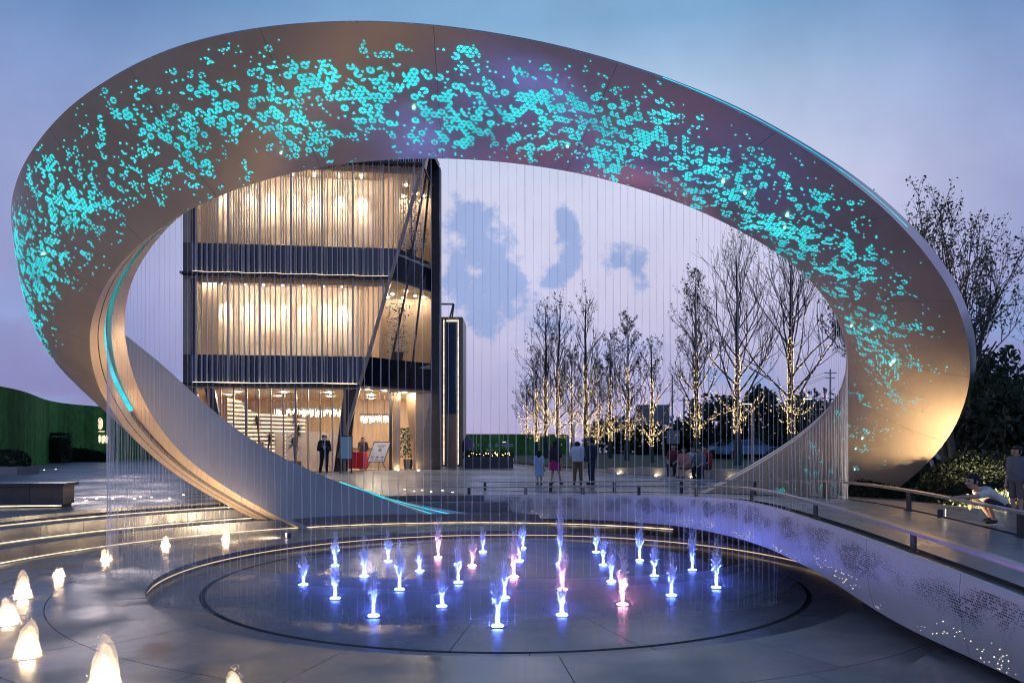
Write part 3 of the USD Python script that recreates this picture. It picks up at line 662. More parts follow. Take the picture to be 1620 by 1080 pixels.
# interiors of the two upper floors
for fi, (z0, z1) in enumerate(FLOORS):
    tr = ts(z0) + .1
    obj(bldg, "interior_floor", MB().poly(sg.Polygon([fr(.1, 0, -.12)[:2], fr(ts(z0), 0, -.12)[:2], (CX, CY), (CX, 42.4), (-15.9, 42.4)]), z0 - .3, z0 - .02), M["lobby_floor"])
    obj(bldg, "ceiling", MB().poly(sg.Polygon([fr(.1, 0, -.12)[:2], fr(ts(z1), 0, -.12)[:2], (CX, CY), (CX, 42.4), (-15.9, 42.4)]), z1 - .02, z1 + .2), M["ceiling"])
    tw = ts(z0) - .5 if fi == 0 else ts(z0) - 1.1
    obj(bldg, "interior_wall", MB().box(fr(tw / 2, (z0 + z1) / 2, -2.3), (tw, .12, z1 - z0 - .04), fyaw), M["art"], label="pale mural wall behind the glass")
    obj(bldg, "interior_wall", MB().quad(fr(tw, z0, -2.3), fr(tw + .95, z0, -1.0), fr(tw + 1.15, z1, -1.0), fr(tw, z1, -2.3)), M["wood"])
    obj(bldg, "interior_wall", MB().box2((-8.6, 42.2, z0), (CX + .1, 42.35, z1)), M["wood"])
    obj(bldg, "curtain", MB().box(fr(.95, (z0 + z1) / 2, -.9), (.75, .1, z1 - z0 - .1), fyaw), M["ceiling"], label="white curtain at the left end")
    n = 7
    obj(bldg, "bulkhead", MB().box(fr(ts(z1) / 2 + .1, z1 - .16, -.22), (ts(z1) - .5, .06, .34), fyaw), M["ceiling"])
    for j in range(n):
        tt_ = .9 + (tw - 1.2) * (j + .5 + .25 * (r_.rand() - .5)) / n
        p = fr(tt_, z1 - .16, -1.55)
        obj(bldg, "spot_lamp", MB().lathe([(.0, -.001), (.05, 0), (.05, .14)], 10, p), M["lamp_face"])
        sl = UsdLux.SphereLight.Define(stage, fresh(bldg, "spot_beam")); sl.CreateRadiusAttr(.05); sl.CreateIntensityAttr(SPOT); sl.CreateColorAttr(Gf.Vec3f(1, .86, .66))
        sh_ = UsdLux.ShapingAPI.Apply(sl.GetPrim()); sh_.CreateShapingConeAngleAttr(19.0); sh_.CreateShapingConeSoftnessAttr(1.0)
        sl.AddTranslateOp().Set(Gf.Vec3d(*map(float, p - (0, 0, .08)))); sl.AddRotateZOp().Set(math.degrees(fyaw)); sl.AddRotateXOp().Set(SPOT_TILT)
    for j in range(5):
        p = fr(tw * (j + .5) / 5, z1 - .05, -.75); obj(bldg, "ceiling_lamp", MB().box(p + (0, 0, .015), (1.0, .09, .03), fyaw), M["cove"])
    for (x_, y_) in ((-6.2, 40.8), (-5.1, 41.3), (-5.4, 40.0), (-6.6, 41.6), (-4.7, 41.7), (-5.8, 41.8)):
        obj(bldg, "downlight", MB().lathe([(.0, -.001), (.05, 0), (.05, .03)], 10, (x_, y_, z1 - .05)), M["lamp"])
obj(bldg, "roof", MB().poly(sg.Polygon([fr(0, 0, .1)[:2], fr(ts(TOPZ), 0, .1)[:2], (CX + .4, CY), (CX - 1.2, 50), (-18, 50)]), TOPZ, TOPZ + .25), M["dark_metal"])
obj(bldg, "side_wall", MB().quad(fr(0, GF, 0), fr(0, TOPZ, 0), (-20.2, 50, TOPZ), (-20.2, 50, GF)), M["dark_metal"])
obj(bldg, "rear_wall", MB().box2((-20.2, 49.9, GF), (CX - 1.2, 50, TOPZ)), M["dark_metal"])
obj(bldg, "side_wall", MB().quad((CX + .4, CY + .5, GF), (CX - 1.2, 50, GF), (CX - 1.2, 50, TOPZ), (CX + .4, CY + .5, TOPZ)), M["dark_metal"])
# ground floor lobby
LB0 = [fr(.1, 0, -.1)[:2], fr(7.6, 0, -.1)[:2], fr(7.9, 0, -2.2)[:2], (-5.05, 40.2), (CX, 40.9), (CX - 1, 47.5), (-18.5, 47.5)]
obj(bldg, "lobby_floor", MB().poly(sg.Polygon(LB0), GF - .2, GF + .03), M["lobby_floor"])
obj(bldg, "lobby_ceiling", MB().poly(sg.Polygon(LB0), 4.12, 4.25), M["ceiling"])
obj(bldg, "soffit", MB().poly(sg.Polygon([fr(ts(4.2) - .1, 0, .05)[:2], (CX, CY), (CX, 40.9), (-5.05, 40.2), fr(7.9, 0, -2.2)[:2], fr(7.6, 0, -.1)[:2]]), 4.14, 4.27), M["copper"], label="copper soffit over the entrance")
for (x_, y_) in ((-6.9, 37.45), (-6.2, 38.2), (-5.4, 39.3)): obj(bldg, "soffit_lamp", MB().lathe([(.0, -.001), (.09, 0), (.09, .03)], 12, (x_, y_, 4.10)), M["lamp_soft"])
obj(bldg, "lobby_wall", MB().box2((-18.5, 47.3, GF), (CX - 1, 47.45, 4.2)), M["wood"])
obj(bldg, "lobby_wall", MB().quad((-18.4, 47.3, GF), fr(.2, GF, -.4), fr(.2, 4.2, -.4), (-18.4, 47.3, 4.2)), M["wood"])
obj(bldg, "lobby_wall", MB().quad((CX - .3, 41, GF), (CX - 1.05, 47.3, GF), (CX - 1.05, 47.3, 4.2), (CX - .3, 41, 4.2)), M["wood"])
k = 0
for t in np.arange(.55, 7.55, .56):
    w = .10 if k % 4 == 0 else .045
    obj(bldg, "mullion", MB().box(fr(t, (GF + 4.15) / 2, -.05), (w, .14, 4.15 - GF), fyaw), M["bronze"]); k += 1
e = np.linspace(.55, 7.55, 6)
for a, b in zip(e[:-1], e[1:]): obj(bldg, "lobby_pane", MB().quad(fr(a, GF, -.10), fr(b, GF, -.10), fr(b, 4.14, -.10), fr(a, 4.14, -.10)), M["pane"])
obj(bldg, "lobby_pane", MB().quad(fr(7.95, GF, -2.2), (-6.2, 39.75, GF), (-6.2, 39.75, 4.14), fr(7.95, 4.14, -2.2)), M["pane"])
obj(bldg, "entrance_post", MB().box2((-6.22, 39.65, GF), (-6.08, 39.85, 4.14)), M["dark_metal"])
obj(bldg, "entrance_panel", MB().box((-5.86, 39.8, 2.2), (.36, .10, 3.92), .3), M["copper"])
obj(bldg, "entrance_panel", MB().quad((-5.05, 40.1, GF), (-4.85, 39.7, GF), (-4.9, 39.9, 4.14), (-5.45, 40.05, 4.14)).quad((-4.85, 39.7, GF), (CX - .02, 40.25, GF), (CX - .02, 40.25, 4.14), (-4.9, 39.9, 4.14)), M["copper"], label="angled copper panel beside the entrance")
obj(bldg, "slanted_column", MB().beam(fr(1.05, 4.2, -.5), fr(1.75, GF, -.5), .42, .3, up=(fn[0], fn[1], 0)), M["dark_metal"])
obj(bldg, "slanted_column", MB().beam(fr(.35, 4.2, -.3), fr(.9, GF, -.3), .3, .3, up=(fn[0], fn[1], 0)), M["dark_metal"])
obj(bldg, "slanted_column", MB().beam(fr(7.55, 4.2, -.5), fr(7.05, GF, -.5), .62, .4, up=(fn[0], fn[1], 0)), M["dark_metal"])
for i, (x_, y_) in enumerate(((-13.5, 38.6), (-11.3, 38.9), (-9.2, 39.2), (-12.5, 42), (-9.8, 42.2), (-7.4, 41.2), (-6.4, 43.5), (-14.8, 41), (-8, 44.5), (-5.4, 42))):
    obj(bldg, "ceiling_lamp", MB().lathe([(.0, -.001), (.11, 0), (.11, .03)], 12, (x_, y_, 4.08)), M["lamp_soft"])
obj(bldg, "floor_lamp", MB().lathe([(.06, .02), (.055, .025), (0, .026)], 8, (-4.72, 39.45, GF)), M["lamp"], label="small uplight at the copper panel")
obj(bldg, "floor_lamp", MB().lathe([(.05, .02), (.045, .025), (0, .026)], 8, (-5.75, 39.55, GF)), M["lamp"])
# curved display shelves in the lobby
sh = thing("display_shelves", "tall curved wall of lit shelves on the left inside the lobby", "shelving")
cv = lambda a: (-12.55 + 1.5 * math.cos(a), 41.2 - 1.9 * math.sin(a))
aa = np.radians(np.linspace(-25, 205, 40)); path = np.array([(-13.1 + 2.7 * (k / 39.0) ** 1.2 - 1.1, 39.1 + 4.2 * (k / 39.0) ** .8 + .25 * math.sin(k / 5)) for k in range(40)])
hgt = np.interp(np.arange(40), [0, 6, 8, 39], [3.75, 3.65, 3.1, 2.75])
obj(sh, "back_panel", MB().grid(np.stack([np.c_[path, np.full(40, GF)], np.c_[path, GF + hgt * 0.97]], 0)), M["wood"])
nv_ = np.gradient(path, axis=0); nv_ = np.c_[nv_[:, 1], -nv_[:, 0]]; nv_ /= np.linalg.norm(nv_, axis=1, keepdims=True)
M["shelf_glow"] = glow("shelf_light", (1.0, .84, .62), 1.7)
for j, z in enumerate(np.arange(GF + .25, GF + 3.6, .21)):
    i = np.where(hgt > z - GF + .08)[0]
    if len(i) < 3: continue
    p0, p1 = path[i] + nv_[i] * .02, path[i] + nv_[i] * .28
    sp = obj(sh, "shelf", MB().grid(np.stack([np.c_[p0, np.full(len(i), z)], np.c_[p1, np.full(len(i), z)], np.c_[p1, np.full(len(i), z + .025)], np.c_[p0, np.full(len(i), z + .025)]], 0)), M["ceiling"])
    p0, p1 = path[i] + nv_[i] * .03, path[i] + nv_[i] * .035
    obj(sp, "shelf_light", MB().grid(np.stack([np.c_[p0, np.full(len(i), z + .04)], np.c_[p0, np.full(len(i), z + .115)]], 0)), M["shelf_glow"])
# chandelier
M["crystal"] = glow("crystal_light", (1.0, .88, .70), 5.0)
r_ = rs(8)
for (c, wx, wy, n, lab) in (((-10.4, 40.6, 2.95), 1.7, .9, 120, "wide crystal chandelier over the lobby plants"), ((-7.15, 41.2, 2.65), .75, .6, 80, "stepped crystal chandelier behind the slanted column")):
    ch = thing("chandelier", lab, "chandelier", loc=c)
    b = MB().box((0, 0, .42), (wx * 2, wy * 2, .04))
    for sx in (-1, 1): b.tube([(sx * wx * .6, 0, .44), (sx * wx * .6, 0, 4.12 - c[2])], .012, 4)
    obj(ch, "frame", b, M["dark_metal"])
    b = MB()
    for q in range(n):
        x_, y_ = (r_.rand(2) * 2 - 1) * (wx, wy); h = .12 + .22 * r_.rand(); b.box((x_, y_, .38 - h / 2 - .1 * r_.rand()), (.022, .022, h))
    obj(ch, "crystals", b, M["crystal"], kind="stuff")

# slim lit pylon beside the building
M["blue_pane"] = pbr("blue_reflecting_glass", (.035, .065, .13), .12, .0, .8)
py = thing("lit_pylon", "slim dark glass pylon block edged with white light lines right of the building", "building")
Yp = 46.0
a, b_ = at(697, 740, Yp), at(733, 740, Yp); z1 = at(700, 505, Yp)[2]
obj(py, "wall", MB().box2((a[0], Yp, GF), (b_[0] - .05, Yp + 3, z1)), M["blue_pane"])
obj(py, "wall", MB().box2((a[0], Yp - .02, GF), (at(724, 0, Yp)[0], Yp - .004, at(0, 655, Yp)[2])), M["copper"])
obj(py, "edge_post", MB().box2((at(727, 0, Yp)[0], Yp - .35, GF), (b_[0], Yp + 3, z1 + .05)), M["bronze"])
obj(py, "edge_post", MB().box2((at(704.5, 0, Yp)[0], Yp - .2, GF), (at(706.5, 0, Yp)[0], Yp - .03, z1)), M["bronze"])
obj(py, "roof_trim", MB().box2((a[0], Yp - .3, z1), (b_[0] - .06, Yp, z1 + .09)), M["bronze"])
for x0, x1 in ((701.6, 703.0), (724.4, 725.8)): obj(py, "light_line", MB().box2((at(x0, 0, Yp)[0], Yp - .12, GF + .1), (at(x1, 0, Yp)[0], Yp - .05, z1 - .05)), M["strip"])
obj(py, "light_line", MB().box2((at(703.4, 0, Yp)[0], Yp - .10, z1 - .14), (at(724, 0, Yp)[0], Yp - .05, z1 - .06)), M["strip"])
fz = at(0, 481, Yp)[2]
fb = MB()
for (p, q) in (((697, 505), (697, 481)), ((715, 505), (718, 481)), ((697, 481), (718, 481)), ((711, 505), (717, 482))): fb.beam(at(*p, Yp + .6), at(*q, Yp + .6), .09, .09, up=(0, 1, 0))
obj(py, "roof_frame", fb, M["bronze"])

# ------------------------------------------------------------------ trees, planting, walls and things behind
M["bark"] = pbr("bark", (.085, .068, .055), .85, noise=(8, .3), bump=(20, .4))
M["bark_light"] = pbr("pale_bark", (.20, .155, .11), .85, noise=(6, .3), bump=(18, .4))
def leaf_mat(name, c1, c2):
    return mat(name, {"g": ("geometry", {}), "nz": ("noise_texture", {"scale": 4.0, "detail": 6.0, "roughness": .9}), "r": ("rgb_ramp", {"ramp": [(.3, c1), (.7, c2)]}), "d": ("principled_bsdf", {"roughness": .55}), "t": ("translucent_bsdf", {}), "x": ("mix_closure", {"fac": .3})},
        [("g.position", "nz.vector"), ("nz.fac", "r.fac"), ("r.color", "d.base_color"), ("r.color", "t.color"), ("d.BSDF", "x.closure1"), ("t.BSDF", "x.closure2")], surface="x.closure")
M["leaf_dark"] = leaf_mat("dark_leaf", (.018, .030, .014), (.05, .065, .028))
M["leaf_sparse"] = leaf_mat("winter_leaf", (.05, .055, .035), (.11, .11, .06))
M["leaf_mid"] = leaf_mat("mid_leaf", (.025, .045, .016), (.07, .10, .035))
M["bulb"] = glow("string_bulb", (1.0, .70, .33), 3.8)
M["wall_lamp"] = glow("small_wall_lamp", (1.0, .80, .52), 40.0)
M["turf"] = pbr("green_turf_wall", (.09, .235, .055), .9, spec=.1, noise=(1.6, .35), bump=(40, .6), objvar=.28)
M["grass"] = pbr("lawn_grass", (.045, .065, .025), .9, noise=(3, .4), bump=(40, .5))
M["pale_stone"] = pbr("pale_stone", (.34, .30, .28), .6, noise=(3, .12))
M["kerb"] = pbr("kerb_stone", (.42, .38, .38), .5, noise=(2, .1))
M["sign_back"] = pbr("grey_sign_back", (.24, .24, .26), .6)
M["pole"] = pbr("grey_pole", (.34, .33, .34), .5, .3)
M["trunk_wrap"] = pbr("dark_green_trunk_wrap", (.018, .05, .05), .7)
M["sign_glow"] = glow("lit_sign_letters", (1.0, .78, .54), 1.5)
M["sign_white"] = pbr("white_letters", (.7, .7, .72), .5)

def leaves(b, P, size, r, droop=0.0, flat=False):
    """small leaf-sized diamonds at the points P"""
    n = len(P); a = r.randn(n, 3); a /= np.linalg.norm(a, axis=1, keepdims=True); c = r.randn(n, 3); c -= (c * a).sum(1, keepdims=True) * a; c /= np.linalg.norm(c, axis=1, keepdims=True)
    s = (size * (.6 + .8 * r.rand(n)))[:, None]
    v = np.stack([P - a * s, P + c * s * .5, P + a * s, P - c * s * .5], 1).reshape(-1, 3); k = np.arange(n)[:, None] * 4
    return b.add(v, np.concatenate([k + [0, 1, 2], k + [0, 2, 3]]))
def bulbs(b, P, rad_):
    o = np.array([[1, 0, 0], [-1, 0, 0], [0, 1, 0], [0, -1, 0], [0, 0, 1], [0, 0, -1.]]); f = np.array([[0, 2, 4], [2, 1, 4], [1, 3, 4], [3, 0, 4], [2, 0, 5], [1, 2, 5], [3, 1, 5], [0, 3, 5]])
    n = len(P); return b.add((P[:, None] + o[None] * np.broadcast_to(rad_, (n,))[:, None, None]).reshape(-1, 3), (np.arange(n)[:, None, None] * 6 + f[None]).reshape(-1, 3))

def street_tree(loc, H, seed, label, spread=.30, limbs=26, leafy=.5, lit=1.0, lit_h=.45, barkmat="bark", wrap=True, low_arms=4, size=.05, group="lit trees along the lawn"):
    r = rs(seed); T = thing("lit_tree", label, "tree", group, loc=loc)
    tb_, lb_, fb_ = MB(), MB(), MB(); LP, BP, BR = [], [], []
    zz = np.linspace(0, H, 22); wob = np.cumsum(r.randn(22, 2) * .018 * H / 10, axis=0); wob -= wob[0]
    trunk = np.c_[wob, zz]; rt = .15 * (H / 10) * (1 - zz / H) ** .8 + .012
    tb_.tube(trunk, rt, 8)
    tp = lambda z: np.array([np.interp(z, zz, wob[:, 0]), np.interp(z, zz, wob[:, 1]), z])
    def branch(p, d, L, r0, lvl):
        k = 7; q = [p]; dd = d.copy()
        for j in range(k - 1):
            dd = dd + np.array([0, 0, .10]) + r.randn(3) * .07; dd /= np.linalg.norm(dd); q.append(q[-1] + dd * L / (k - 1))
        q = np.array(q); lb_.tube(q, np.linspace(r0, max(.006, r0 * .3), k), 5 if lvl == 0 else 3, False)
        if lvl < 2:
            for j in range((4 if lvl == 0 else 2) + (loc[1] < 46)):
                f = .25 + .7 * r.rand(); i = int(f * (k - 1)); i = min(i, k - 2); pp = q[i] + (q[i + 1] - q[i]) * (f * (k - 1) - i)
                t_ = q[i + 1] - q[i]; t_ /= np.linalg.norm(t_); s = r.randn(3); s -= (s @ t_) * t_; s /= np.linalg.norm(s); e = t_ * .8 + s * .65 + np.array([0, 0, .25]); e /= np.linalg.norm(e)
                branch(pp, e, L * (.42 + .2 * r.rand()), r0 * .45, lvl + 1)
        if lvl >= 1:
            m = r.poisson(5 * leafy)
            if m: LP.append(q[r.randint(2, k, m)] + r.randn(m, 3) * .07)
        if lvl == 0: BR.append(q)
    for j in range(limbs):
        f = .26 + .70 * (j + r.rand()) / limbs; a = j * 2.4 + r.randn() * .3; tilt = math.radians(52 - 22 * f + r.randn() * 6)
        d = np.array([math.cos(a) * math.sin(tilt), math.sin(a) * math.sin(tilt), math.cos(tilt)])
        branch(tp(f * H), d, H * spread * (1.12 - .85 * f) * (1.1 + .3 * r.rand()), .062 * (H / 10) * (1.15 - f), 0)
    arms = []
    for j in range(low_arms):
        a = j * 2 * math.pi / max(low_arms, 1) + r.rand(); d = np.array([math.cos(a) * .9, math.sin(a) * .9, .25 + .3 * r.rand()]); d /= np.linalg.norm(d)
        n0 = len(BR); branch(tp((.19 + .07 * r.rand()) * H), d, H * .17, .03 * H / 10, 1); 
        q = tp((.19 + .06 * r.rand()) * H) + np.linspace(0, 1, 12)[:, None] * d * H * .19; q[:, 2] += .05 * H * np.linspace(0, 1, 12) ** 2; lb_.tube(q, np.linspace(.03, .01, 12), 4, False); arms.append(q)
    obj(T, "trunk", tb_, M[barkmat], smooth=60)
    obj(T, "branches", lb_, M[barkmat])
    if LP:
        obj(T, "leaves", leaves(fb_, np.concatenate(LP), size, r), M["leaf_sparse"], kind="stuff")
    if wrap: obj(T, "trunk_wrap", MB().tube(trunk[:4] * (1, 1, .85) + (0, 0, .02), rt[:4] + .03, 9), M["trunk_wrap"])
    if lit > 0:
        n = int(330 * lit); f = r.rand(n) ** 1.15; z = H * (.16 + (lit_h - .16) * f); a = r.rand(n) * 6.283
        rr = np.interp(z, zz, rt) + .025
        BP.append(np.stack([np.interp(z, zz, wob[:, 0]) + np.cos(a) * rr, np.interp(z, zz, wob[:, 1]) + np.sin(a) * rr, z], 1))
        for q in arms + BR[:6]:
            m = int(42 * lit); i = r.rand(m) ** 1.5 * (len(q) - 1) * .9; k = i.astype(int); BP.append(q[k] + (q[k + 1] - q[k]) * (i - k)[:, None] + r.randn(m, 3) * .04)
        m = int(50 * lit); BP.append(np.array([0, 0, H * .235]) + r.randn(m, 3) * (H * .05, H * .05, H * .035))
        s = thing("string_lights", "warm string lights wound round the " + label.replace(" wound with warm string lights", ""), "string lights", "string lights in the trees", loc=loc)
        obj(s, "bulbs", bulbs(MB(), np.concatenate(BP), (.011 + .010 * r.rand(sum(map(len, BP)))) * max(1, loc[1] / 48)), M["bulb"], kind="stuff")

def base(px, d): return (float((px - 810) / FOC * d), float(d), float(zg(0, d)))
def height(topy, d): return float(EYE + (HOR - topy) / FOC * d - zg(0, d))
TREES = [(1250, 372, 38, 26, .30, .40, 1.25, "tallest bare tree nearest the ring's right foot wound with warm string lights"),
         (1167, 392, 41, 26, .22, .34, 1.2, "slim tall bare tree left of the lamp post wound with warm string lights"),
         (1101, 438, 44, 26, .9, .22, .9, "leafy topped tree behind the seated people wound with warm string lights"),
         (1031, 545, 47, 18, .30, .30, .9, "small tree in front of the grey sign wound with warm string lights"),
         (992, 505, 52, 26, 1.0, .24, .8, "dark leafy tree left of the small tree wound with warm string lights"),
         (966, 540, 60, 24, .9, .26, .7, "middle tree of the row with dense twigs wound with warm string lights"),
         (926, 468, 50, 24, .22, .24, 1.0, "bare straight tree with spike top wound with warm string lights"),
         (884, 478, 53, 26, .35, .22, 1.0, "thick trunked tree left of the spike topped one wound with warm string lights"),
         (863, 485, 60, 28, .6, .24, .8, "fine twigged tree near the left end of the row wound with warm string lights"),
         (848, 560, 72, 26, .8, .26, .7, "short tree second from the left end of the row wound with warm string lights"),
         (833, 605, 84, 22, .7, .28, .6, "low leftmost tree beside the green wall wound with warm string lights"),
         (905, 560, 66, 24, .8, .26, .6, "twiggy tree seen between the two straight trunks wound with warm string lights"),
         (945, 575, 70, 24, .9, .26, .6, "low dense tree right of the spike topped one wound with warm string lights")]
for k, (px, ty, d, nl, lf, sp, lt_, lab) in enumerate(TREES):
    H = height(ty, d)
    street_tree(base(px, d), H, 100 + k, lab, spread=sp, limbs=nl, leafy=lf, lit=lt_, lit_h=min(.72, 6.4 / H), size=.055 if d < 46 else .07, barkmat="bark")

def crown_tree(name, loc, H, wid, seed, label, n=2600, leaf=.22, mt="leaf_dark", z0=.12, group=None, cat="tree"):
    r = rs(seed); T = thing(name, label, cat, group, loc=loc)
    b = MB().tube([(0, 0, 0), (.05, 0, H * .3), (0, .05, H * .6)], [.16, .12, .05], 7)
    C = []
    for j in range(16):
        a = r.rand() * 6.283; z = H * (z0 + (.92 - z0) * r.rand()); k = math.sin(math.pi * min(1, max(.12, (z / H - z0 * .4) * .95))) ** .6
        C.append(np.array([math.cos(a) * wid * .62 * k * r.rand() ** .5, math.sin(a) * wid * .62 * k * r.rand() ** .5, z, wid * (.28 + .2 * r.rand()) * (.5 + .5 * k)]))
        b.tube([(0, 0, z * .5), C[-1][:3] * (.5, .5, .85), C[-1][:3]], [.05, .03, .01], 4, False)
    obj(T, "trunk", b, M["bark"])
    C = np.array(C); k = r.randint(0, len(C), n); d = r.randn(n, 3); d /= np.linalg.norm(d, axis=1, keepdims=True)
    P = C[k, :3] + d * C[k, 3:4] * (r.rand(n, 1) ** .4) * (1, 1, .8)
    P = P[P[:, 2] > .1]
    obj(T, "crown", leaves(MB(), P, leaf, r), M[mt], kind="stuff")
for px, ty, d, w, lab in ((1222, 618, 58, 3.2, "dark evergreen tree behind the tallest lit tree, its left side"), (1292, 612, 62, 4.2, "broad dark evergreen at the right end beside the ring's edge"), (1136, 632, 60, 3.4, "dark evergreen tree behind the slim lit tree"),
                          (1180, 655, 66, 3.6, "low dark evergreen behind the lamp post"), (1088, 668, 70, 3.4, "dark evergreen behind the seated people"), (1030, 672, 78, 3.6, "dark evergreen below the grey sign back"), (975, 668, 84, 4.4, "far dark evergreen behind the middle of the lit row"),
                          (1255, 650, 66, 3.8, "low dark evergreen between the two taller ones on the right")):
    crown_tree("evergreen_tree", base(px, d), height(ty, d), w, int(px), lab, n=2400, leaf=.26, group="dark evergreens behind the lawn")

# right: large multi-stemmed tree, evergreens and clipped shrubs behind the ring
def big_tree():
    r = rs(77); loc = (13.2, 23.0, 0.0); T = thing("large_tree", "large spreading many stemmed tree with small leaves behind the ring's right side", "tree", loc=loc)
    tb_, lb_, LP = MB(), MB(), []
    def grow(p, d, L, r0, lvl):
        k = 7; q = [p]
        for j in range(k - 1):
            d = d + np.array([0, 0, .07]) + r.randn(3) * .10; d /= np.linalg.norm(d); q.append(q[-1] + d * L / (k - 1))
        q = np.array(q); (tb_ if lvl == 0 else lb_).tube(q, np.linspace(r0, r0 * .45, k), 7 if lvl == 0 else (5 if lvl == 1 else 3), False)
        if lvl < 4:
            for j in range((4, 4, 4, 3)[lvl]):
                i = r.randint(2, k); s = r.randn(3); s -= (s @ d) * d; s /= np.linalg.norm(s); e = d * .85 + s * .5 + (0, 0, .15); e /= np.linalg.norm(e)
                grow(q[i], e, L * (.52 + .14 * r.rand()), r0 * (.5 if lvl else .42), lvl + 1)
        if lvl >= 3:
            m = 6; LP.append(q[r.randint(2, k, m)] + r.randn(m, 3) * .05)
    for (dx, dz, L) in ((-.28, 1, 4.6), (.12, 1, 5.0), (.30, 1, 5.0), (-.05, 1, 4.8), (-.55, .8, 3.6), (.5, .8, 4.8)):
        grow(np.array([r.randn() * .15, r.randn() * .15, 0]), np.array([dx, .15 * r.randn(), dz]) / math.hypot(dx, dz), L, .12, 0)
    obj(T, "trunk", tb_, M["bark_light"], smooth=50); obj(T, "branches", lb_, M["bark"]); obj(T, "leaves", leaves(MB(), np.concatenate(LP), .048, r), M["leaf_sparse"], kind="stuff")
big_tree()
for px, ty, d, w, lab in ((1600, 560, 24, 2.6, "dark evergreen at the right edge behind the large tree's stems"), (1535, 545, 30, 2.8, "dark evergreen just right of the ring's outer edge"), (1660, 600, 22, 2.4, "dark evergreen cut by the right edge"), (1480, 660, 27, 2.2, "low dark evergreen under the large tree's left stems"), (1560, 640, 27, 2.6, "low dark evergreen behind the round clipped shrub")):
    crown_tree("dark_tree", base(px, d), height(ty, d), w, int(px), lab, n=5200, leaf=.13, group="dark evergreens on the right")
def shrub(name, loc, rx, ry, rz_, seed, label, n=5000, leaf=.035, mt="leaf_dark", cat="shrub", group=None, boxy=False):
    r = rs(seed); T = thing(name, label, cat, group, loc=loc); d = r.randn(n, 3); d /= np.linalg.norm(d, axis=1, keepdims=True)
    if boxy:
        d = r.rand(n, 3) * 2 - 1; k = np.argmax(np.abs(d), 1); d[np.arange(n), k] = np.sign(d[np.arange(n), k])
    else: d[:, 2] = np.abs(d[:, 2]); 
    rad_ = (.86 + .2 * meshkit.fbm(d * 3 + seed, 3, 2) + .05 * r.randn(n))[:, None]
    if boxy: rad_ = 1 + .04 * r.randn(n, 1)
    P = d * rad_ * (rx, ry, rz_)
    if boxy: P[:, 2] = (P[:, 2] + rz_) * .5
    core = trimesh.creation.icosphere(2, 1.0) if not boxy else trimesh.creation.box((2, 2, 2))
    core.apply_scale((rx * .84, ry * .84, rz_ * (.84 if not boxy else .42)))
    if boxy: core.apply_translation((0, 0, rz_ * .46))
    else: core.vertices[:, 2] = np.maximum(core.vertices[:, 2], 0)
    obj(T, "stems", MB().tm(core), M["seam"]); obj(T, "foliage", leaves(MB(), P, leaf, r), M[mt], kind="stuff")
shrub("clipped_shrub", (9.15, 15.2, .40), 1.25, 1.0, .98, 1, "round clipped evergreen shrub behind the leaning child", 16000, .032)
shrub("clipped_shrub", (7.95, 16.9, .38), .75, .6, .55, 2, "low dark shrub at the foot of the ring's right end", 8000, .032)
shrub("clipped_shrub", (10.9, 14.2, .40), 1.1, .9, .9, 3, "dark shrub cut by the right edge behind the standing person", 12000, .032)
shrub("hedge", (9.6, 14.0, .40), 1.9, .3, .40, 4, "low dark hedge along the terrace edge", 9000, .03, cat="hedge")
for k, (p, q) in enumerate((((1462, 690), (1478, 722)), ((1476, 722), (1490, 690)), ((1459, 700), (1493, 700)))):
    pass
st = thing("tree_stake", "pair of pale leaning tree stakes under the large tree", "tree stake")
for p, q in (((1468, 701), (1486, 726)), ((1473, 728), (1479, 752))): obj(st, "stake", MB().beam(at(*p, 20.5), at(*q, 20.2), .07, .07, up=(0, 1, 0)), M["pale_stone"])

# lawn, kerb and seat wall
lawn = [onz(812, 735, .22)[:2], onz(840, 738.5, .22)[:2], onz(872, 742, .22)[:2], onz(930, 747, .2)[:2], onz(1000, 752, .14)[:2], onz(1060, 756, .1)[:2], onz(1120, 758, .1)[:2], (13.0, 29.5), (60, 30), (60, 95), (0.3, 95)]
from scipy.interpolate import splprep, splev
le = np.array(lawn[:8]); tck, _ = splprep(le.T, s=0.02); le = np.stack(splev(np.linspace(0, 1, 60), tck), 1)
lp = sg.Polygon(list(map(tuple, le)) + [(60, 29.5), (60, 95), (0.3, 95)])
obj(None, "lawn", MB().poly(lp.buffer(-.02), .0, .42), M["grass"], label="dark lawn under the lit trees", kind="structure")
wall = thing("seat_wall", "low pale curved stone seat wall in front of the lawn", "wall")
d_ = np.r_[0, np.cumsum(np.linalg.norm(np.diff(le, axis=0), axis=1))]
tl = np.gradient(le, axis=0); tl /= np.linalg.norm(tl, axis=1, keepdims=True); nl_ = np.stack([tl[:, 1], -tl[:, 0]], 1)
for k in range(14):
    i = np.arange(int(k * 59 / 14), int((k + 1) * 59 / 14) + 1); h = np.interp(k, [0, 6, 9, 14], [.30, .34, .52, .56])
    o_, n_ = le[i] + nl_[i] * .04, le[i] - nl_[i] * .40
    pg = sg.Polygon(list(map(tuple, o_)) + list(map(tuple, n_[::-1]))).buffer(-.008)
    obj(wall, "wall_stone", MB().poly(pg, -.1, h), M["pale_stone"])
    if k >= 8:
        c = o_[len(i) // 2] + nl_[i[len(i) // 2]] * .12
        obj(wall, "wall_light", MB().lathe([(.05, .0), (.05, .03), (0, .035)], 8, (c[0], c[1], float(zg(0, c[1])) + .002)), M["wall_lamp"])
kb = MB()
i0 = le + nl_ * 1.5
for o1, o2 in ((1.5, 1.72),):
    kb.grid(np.stack([np.c_[le + nl_ * o1, zg(0, le[:, 1]) + .012], np.c_[le + nl_ * o2, zg(0, le[:, 1]) + .012]], 0))
